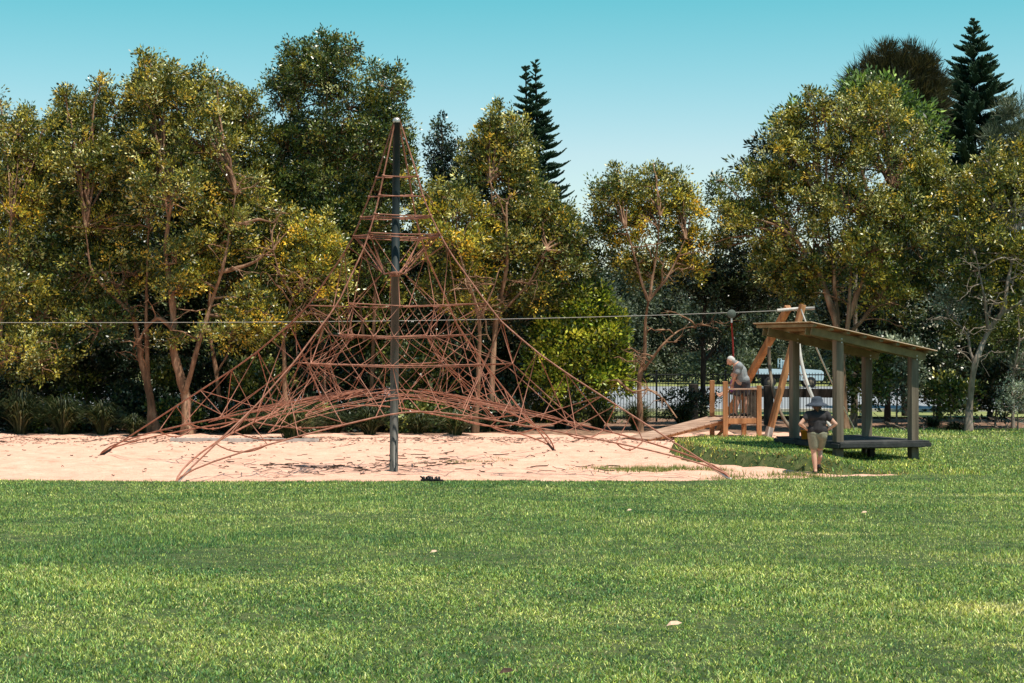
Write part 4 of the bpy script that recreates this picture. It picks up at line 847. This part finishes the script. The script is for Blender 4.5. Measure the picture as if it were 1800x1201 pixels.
# row of darker trees further back
back=[(40,250,1),(150,260,2),(260,200,3),(350,230,4),(450,240,5),(540,170,6),(630,200,7),(720,350,8),(810,380,9),(905,330,10),(990,440,11)]
for i,(px,top_,sd) in enumerate(back):
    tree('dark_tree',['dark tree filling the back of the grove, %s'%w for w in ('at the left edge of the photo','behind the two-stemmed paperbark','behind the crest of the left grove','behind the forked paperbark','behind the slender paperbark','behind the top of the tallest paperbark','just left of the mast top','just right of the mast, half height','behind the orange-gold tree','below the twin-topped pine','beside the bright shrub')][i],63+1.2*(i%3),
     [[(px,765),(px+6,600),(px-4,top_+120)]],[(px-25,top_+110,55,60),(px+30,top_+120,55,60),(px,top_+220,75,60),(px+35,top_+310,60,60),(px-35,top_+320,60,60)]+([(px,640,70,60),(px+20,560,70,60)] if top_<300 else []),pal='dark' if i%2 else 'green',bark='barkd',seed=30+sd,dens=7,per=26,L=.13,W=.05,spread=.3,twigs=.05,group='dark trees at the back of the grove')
for i,(px,top_) in enumerate([(1560,380),(1650,420),(1740,440),(1820,420),(1470,440)]):
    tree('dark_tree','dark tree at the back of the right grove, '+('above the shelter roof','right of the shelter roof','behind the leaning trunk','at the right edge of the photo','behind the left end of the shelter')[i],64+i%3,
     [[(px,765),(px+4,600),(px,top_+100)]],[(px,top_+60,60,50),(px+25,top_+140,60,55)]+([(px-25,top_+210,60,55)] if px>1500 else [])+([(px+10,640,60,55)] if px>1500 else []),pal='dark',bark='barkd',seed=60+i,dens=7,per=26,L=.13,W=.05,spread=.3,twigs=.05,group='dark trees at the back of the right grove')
# undergrowth shrubs
ug=[(20,690,75,65,'dark','at the left edge below the paperbark'),(110,660,65,75,'green','second from the left edge'),(190,650,55,80,'dark','left of the leaning stems'),(235,715,50,45,'dark','at the foot of the leaning stems'),(385,690,55,60,'dark','between forked trunk and small yellow tree'),(300,690,40,60,'green','between the two left trunks'),(455,690,50,65,'green','behind the left rope fan'),(545,660,50,70,'dark','left of the strappy clump'),(620,680,50,60,'dark','just left of the mast'),(735,660,55,70,'green','just right of the mast'),(800,690,50,50,'dark','behind the net to the right of the mast'),(880,690,50,50,'dark','left of the bright shrub'),
 (1520,660,45,65,'green','behind the middle of the shelter'),(1575,650,50,70,'silver','behind the right posts of the shelter'),(1640,660,45,65,'dark','right of the shelter'),(1670,700,40,40,'green','left of the leaning trunk'),(1750,680,45,60,'dark','right of the leaning trunk')]
loww=['in the far left corner of the sand edge','below the leftmost paperbark','left of the two leaning stems','between the leaning stems and the forked trunk','right of the forked trunk','behind the left rope fan','behind the largest strappy clump','at the tip of the largest strappy clump','left of the mast','behind the mast','right of the mast','behind the pale strappy clump','behind the centre of the right ropes','below the round shrub']
ug+=[(20+72*i,735+(i%3)*4,48,34,('dark','green','dark')[i%3],'low to the ground '+w) for i,w in enumerate(loww[:13])]
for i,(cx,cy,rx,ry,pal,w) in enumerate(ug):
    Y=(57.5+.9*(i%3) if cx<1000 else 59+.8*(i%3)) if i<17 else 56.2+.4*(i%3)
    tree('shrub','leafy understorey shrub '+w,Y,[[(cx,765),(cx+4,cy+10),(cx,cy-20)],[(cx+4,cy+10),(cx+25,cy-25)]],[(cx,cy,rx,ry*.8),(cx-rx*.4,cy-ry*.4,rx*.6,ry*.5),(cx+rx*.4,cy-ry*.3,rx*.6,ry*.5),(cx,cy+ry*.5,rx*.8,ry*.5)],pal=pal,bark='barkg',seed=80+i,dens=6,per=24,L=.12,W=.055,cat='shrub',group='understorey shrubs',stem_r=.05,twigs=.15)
tree('round_shrub','dense rounded shrub with bright yellow-green tips left of the fence',58.5,[[(1005,762),(1008,690),(1010,600)]],
 [(1035,545,40,38),(1000,565,45,36),(960,590,36,32),(1065,580,34,40),(1010,610,60,50),(1065,630,40,48),(970,640,40,45),(1020,670,65,40),(1070,670,36,34),(955,670,26,30),(1030,520,24,20)],pal='bright',seed=120,dens=11,per=30,L=.13,W=.05,spread=.22,cat='shrub',bark='barkd',stem_r=.09,twigs=.08)
tree('silver_shrub','low silvery bush on the leaf litter at the right edge',56,[[(1790,755),(1788,710)]],[(1785,690,28,24),(1810,700,36,34),(1770,715,20,16)],pal='silver',seed=121,dens=8,per=26,L=.07,W=.02,cat='shrub',bark='barkg',stem_r=.04,lmat='leafm')
tree('small_shrub','small dark bush in front of the fence beside the ramp',60,[[(1200,752),(1200,715)]],[(1190,705,30,20),(1225,715,24,20),(1180,730,20,12)],pal='dark',seed=122,dens=8,cat='shrub',bark='barkd',stem_r=.03)
# pale trees on the far side of the car park
far=[(1040,500,80),(1090,470,70),(1150,490,75),(1205,470,70),(1262,470,65),(1325,530,60),(1375,490,60),(1430,540,60),(1480,480,60),(980,540,60),(920,520,60),(1540,500,60),(850,500,80),(780,520,80),(1000,520,70)]
fw=['behind the round shrub','left of the bare tree trunk','behind the bare tree trunk','left of the dark trunk','right of the dark trunk','above the man','behind the A-frame','above the parked pickup','behind the shelter','left of the round shrub','behind the net right side','behind the shelter roof','behind the orange-gold tree','behind the mast','behind the upper round shrub']
for i,(px,ty,w) in enumerate(far):
    Y=124+3*(i%4); 
    tree('far_tree','hazy grey-green tree across the car park, '+fw[i],Y,[[(px,690),(px+2,600),(px,ty+30)]],[(px,ty+25,w*.5,30),(px+14,ty+60,w*.6,34),(px-16,ty+75,w*.6,36),(px,ty+110 if ty<530 else ty+95,w*.65,34),(px+20,640,w*.6,24),(px-22,648,w*.6,18)],pal='grey',bark='barkd',seed=140+i,dens=3.2,per=24,L=.26,W=.10,spread=.5,twigs=.04,group='trees across the car park',lmat='leafm',stem_r=.14,droop=.3)

# Norfolk pines
def pine(label, Y, leaders, zbot, lean, seed, k1=.31):
    r=np.random.default_rng(seed); base=P(leaders[0][0][0],765,Y); base[2]=0; root=empty('norfolk_pine',base,label,'pine tree','tall pines above the grove')
    tm=MB(); nm=MB()
    for li,(topx,maxw,slope) in enumerate(leaders):
        tp=P(topx[0],topx[1],Y); bx=P(topx[0]-slope*0,765,Y); b=np.array([base[0] if li==0 else base[0]+.1,Y,0.])
        low=np.array([tp[0]+slope,Y,0]); tm.tube([low,(low+tp)/2,tp],[.28,.16,.02],8)
        z=tp[2]-.15; k=0
        while z>zbot:
            dep=tp[2]-z; Lb=min(maxw,.10+k1*dep); cx=tp+(low-tp)*(dep/tp[2]); nb_=6 if dep<2 else (11 if k1>.3 else 7)
            off=r.uniform(0,6.28)
            for q in range(nb_):
                a=off+q*2*math.pi/nb_+r.normal(0,.12); L=Lb*r.uniform(.8,1.12); dirv=np.array([math.cos(a),math.sin(a),0])
                t=np.linspace(0,1,9); rise=(.28*t-.34*t**2+.32*t**4) if dep>1 else .5*t
                jz=r.normal(0,.07+.02*min(dep,6)); pts=cx+dirv*L*t[:,None]; pts[:,2]=z+jz+L*rise*r.uniform(.6,1.7)
                tm.tube(pts,np.linspace(.035,.01,9),4,cap=False)
                sd=np.cross(dirv,(0,0,1)); nbr=max(6,int(L/.04))
                tt=np.repeat(np.linspace(.18 if dep>1.5 else .1,1.0,nbr),3); n=len(tt)
                p0=np.stack([np.interp(tt,t,pts[:,i]) for i in range(3)],1)
                side=np.tile(np.array([-1,1,.1]),nbr)+r.normal(0,.15,n)
                l2=(.26+.2*(1-tt))*min(1,Lb/.9+.25)*r.uniform(.8,1.2,n)
                d=sd*side[:,None]*.75+dirv*.75+np.array([0,0,1])*(.5+.25*r.random((n,1))); d/=np.linalg.norm(d,axis=1)[:,None]
                p1=p0+d*l2[:,None]; w=.03
                u=np.cross(d,(0.,0,1)); u/=np.linalg.norm(u,axis=1)[:,None]+1e-9; v_=np.cross(u,d)
                V=np.stack([p0+u*w,p0-u*w*.5+v_*w*.87,p0-u*w*.5-v_*w*.87,p1+u*w*.6,p1-u*w*.3+v_*w*.5,p1-u*w*.3-v_*w*.5],1)
                o=nm.addv(V); kk=np.arange(n)[:,None]*6+o; col=pick('pine',n,r)
                for (a1,a2,a3,a4) in((0,1,4,3),(1,2,5,4),(2,0,3,5)): nm.quad(kk+np.array([[a1,a2,a3,a4]]),col)
                nm.tri(kk+np.array([[3,4,5]]),col)
            z-=.40 if k1>.3 else .46; k+=1
    tm.build('trunk',M['barkd'],root,True); nm.build('crown',M['needle'],root); return root
pine('tall solitary pine with tiered branches rising at the right above the grove',75,[((1712,36),3.0,0.0)],6.0,0,201,.39)
pine('twin-topped tiered pine rising in the middle of the grove',80,[((941,112),1.35,.45),((924,118),.9,.3)],7.0,0,202,.20)
# wispy casuarinas
tree('she_oak','wispy dark she-oak with spiky top behind the huge crown',68,[[(1590,765),(1585,400),(1585,180)],[(1585,400),(1540,220)]],
 [(1560,125,30,22),(1595,130,36,26),(1535,150,30,24),(1620,160,30,30),(1580,170,55,34),(1630,190,26,36),(1510,165,20,24),(1560,210,70,40),(1528,118,6,16),(1560,100,7,18),(1600,102,6,18),(1625,118,6,18),(1643,150,6,18),(1505,135,5,14)],pal='casu',seed=301,dens=15,per=40,L=.42,W=.022,spread=.22,bark='barkd',droop=-.5,lmat='needle',group='she-oaks behind the right grove')
tree('she_oak','wispy grey-green she-oak partly hidden at the right edge behind the pine',70,[[(1795,765),(1795,400),(1790,250)]],
 [(1785,200,24,24),(1800,235,34,30),(1770,250,30,30),(1790,290,40,34)],pal='grey',seed=302,dens=7,per=34,L=.35,W=.02,spread=.25,bark='barkd',droop=-.3,lmat='needle',group='she-oaks behind the right grove')

# strappy clumps
def strappy(px,py,w,h,label,seed,pal=((.03,.055,.018),(.07,.10,.03),(.14,.15,.06),(.30,.28,.17)),n=260):
    r=np.random.default_rng(seed); c=G(px,py); s=F/c[1]; R=w/2/s; H=h/s; c[2]=float(ground_z(c[0],c[1]))
    root=MB(); N=n; az=r.uniform(0,6.28,N); out=R*r.uniform(.2,1.1,N); hh=H*r.uniform(.5,1.1,N)*(1.05-.35*out/R)
    b0=c+np.stack([np.cos(az)*R*.18*r.random(N),np.sin(az)*R*.18*r.random(N),np.zeros(N)],-1)
    T=np.linspace(0,1,6); wd=.014*np.array([1,1.1,1,.8,.5,.1]); V=[]
    sdv=np.stack([-np.sin(az),np.cos(az),np.zeros(N)],-1)
    for t,wk in zip(T,wd):
        zc=hh*(1.9*t-1.25*t*t); p=b0+np.stack([np.cos(az)*out*t**1.3,np.sin(az)*out*t**1.3,zc],-1); V+=[p-sdv*wk,p+sdv*wk]
    V=np.stack(V,1); o=root.addv(V); k=np.arange(N)[:,None]*12+o; col=np.array(pal)[r.choice(4,N,p=[.4,.3,.2,.1])]
    for i in range(5): root.quad(k+np.array([[2*i,2*i+1,2*i+3,2*i+2]]),col)
    ob=root.build('strappy_plant',M['leafm'],loc=c); tag(ob,label,'plant','strappy-leaved clumps along the sand'); return ob
for i,(px,py,w,h,lb) in enumerate([(35,768,90,95,'tall dark clump of strappy leaves at the left edge of the sand'),(110,768,90,80,'second strappy clump from the left edge'),(180,768,80,70,'strappy clump left of the leaning stems'),(235,770,50,45,'small strappy clump at the foot of the leaning stems'),
 (430,768,80,50,'strappy clump behind the left rope fan'),(515,776,125,75,'largest arching strappy clump, right behind the left ropes'),(650,768,80,62,'strappy clump just left of the mast'),(590,766,60,50,'strappy clump between the largest clump and the mast'),(800,770,85,55,'pale strappy clump right of the mast'),(735,768,60,45,'small strappy clump beside the mast'),(985,755,80,60,'strappy clump below the round shrub'),(1050,757,80,55,'strappy clump in front of the fence post'),
 (1120,757,85,58,'strappy clump at the foot of the bare-trunked tree'),(1200,752,70,48,'bright strappy clump beside the ramp'),(1680,762,60,22,'low dry strappy clump left of the leaning trunk'),(1640,758,40,24,'small low strappy clump right of the shelter')]):
    strappy(px,py-4,w*1.3,h*1.25,lb,400+i,n=520,**({} if i in(5,8,12,13) else dict(pal=((.012,.025,.008),(.03,.045,.012),(.07,.085,.03),(.16,.16,.08)))))  # darker leaf palette paints canopy shade into most clumps
# fallen bare branch beside the bare-trunked tree
r=np.random.default_rng(77); m=MB(); pth=[P(1085,668,57.2),P(1110,690,57),P(1140,684,56.8),P(1165,700,56.7),P(1190,735,56.5)]; m.tube(resample(np.array(pth),12),np.linspace(.045,.02,12),6)
for _ in range(16):
    q=np.array(pth[r.integers(0,4)]); limb(m,q,q+np.array([r.normal()*.5,r.normal()*.3,r.normal()*.35]),.016,.005,r,.2,6)
tag(m.build('fallen_branch',M['bark'],loc=pth[2]),'bare arching dead branch leaning on the tree before the fence','branch')
r=np.random.default_rng(78); m=MB()
for _ in range(90):
    p=G(r.uniform(1560,1820),r.uniform(742,760)); a=r.uniform(0,3.14); L=r.uniform(.15,.8); z=float(ground_z(p[0],p[1]))+.05
    limb(m,(p[0],p[1],z),(p[0]+math.cos(a)*L,p[1]+math.sin(a)*L*.5,z+r.uniform(0,.35)),.014,.005,r,.15,5)
tag(m.build('fallen_sticks',M['barkg'],loc=(14,57,0)),'heap of dry sticks on the leaf litter around the leaning trunk','sticks',kind='stuff')

# ------------------------------------------------------------------ camera, sun, sky
cam=bpy.data.cameras.new('camera'); co_=bpy.data.objects.new('camera',cam); COL.objects.link(co_)
co_.location=(0,0,EYE); co_.rotation_euler=(math.radians(90),0,0); cam.lens=64; cam.sensor_width=36; cam.shift_y=9.5/1800; cam.clip_end=5000; cam.clip_start=.1
S.camera=co_
sunv=Vector((.80,-.60,2.6)).normalized(); el=math.asin(sunv.z); az=math.atan2(sunv.x,sunv.y)
sd=bpy.data.lights.new('sun','SUN'); sd.energy=5.0; sd.angle=math.radians(.5); sd.color=(1,.93,.82)
so=bpy.data.objects.new('sun',sd); COL.objects.link(so); so.rotation_euler=(-sunv).to_track_quat('-Z','Y').to_euler()
w=bpy.data.worlds.new('World'); S.world=w; w.use_nodes=True; nt=w.node_tree; nt.nodes.clear()
sky=nt.nodes.new('ShaderNodeTexSky'); sky.sky_type='NISHITA'; sky.sun_disc=False; sky.sun_elevation=el; sky.sun_rotation=az
sky.air_density=1.0; sky.dust_density=.3; sky.ozone_density=1.0
bg=nt.nodes.new('ShaderNodeBackground'); bg.inputs[1].default_value=.117
mx=nt.nodes.new('ShaderNodeMix'); mx.data_type='RGBA'; mx.blend_type='MULTIPLY'; mx.inputs[0].default_value=1
tc=nt.nodes.new('ShaderNodeTexCoord'); sx=nt.nodes.new('ShaderNodeSeparateXYZ'); nt.links.new(tc.outputs['Generated'],sx.inputs[0])
nt.links.new(ramp(nt,sx.outputs['Z'],[(0,(1.0,1.0,.95)),(.05,(1.0,1.0,.94)),(.105,(.94,1.0,.92)),(.15,(.64,1.0,.87)),(.19,(.39,.99,.82)),(.4,(.42,.90,.80)),(1,(.7,.9,.85))]),mx.inputs[7])
nt.links.new(sky.outputs[0],mx.inputs[6]); nt.links.new(mx.outputs[2],bg.inputs[0])
wo_=nt.nodes.new('ShaderNodeOutputWorld'); nt.links.new(bg.outputs[0],wo_.inputs[0])
S.view_settings.view_transform='Standard'; S.view_settings.look='None'; S.view_settings.exposure=.36; S.view_settings.gamma=1
for o in bpy.data.objects:
    if '_org' in o: del o['_org']
print('faces', sum(len(o.data.polygons) for o in bpy.data.objects if o.type=='MESH'))
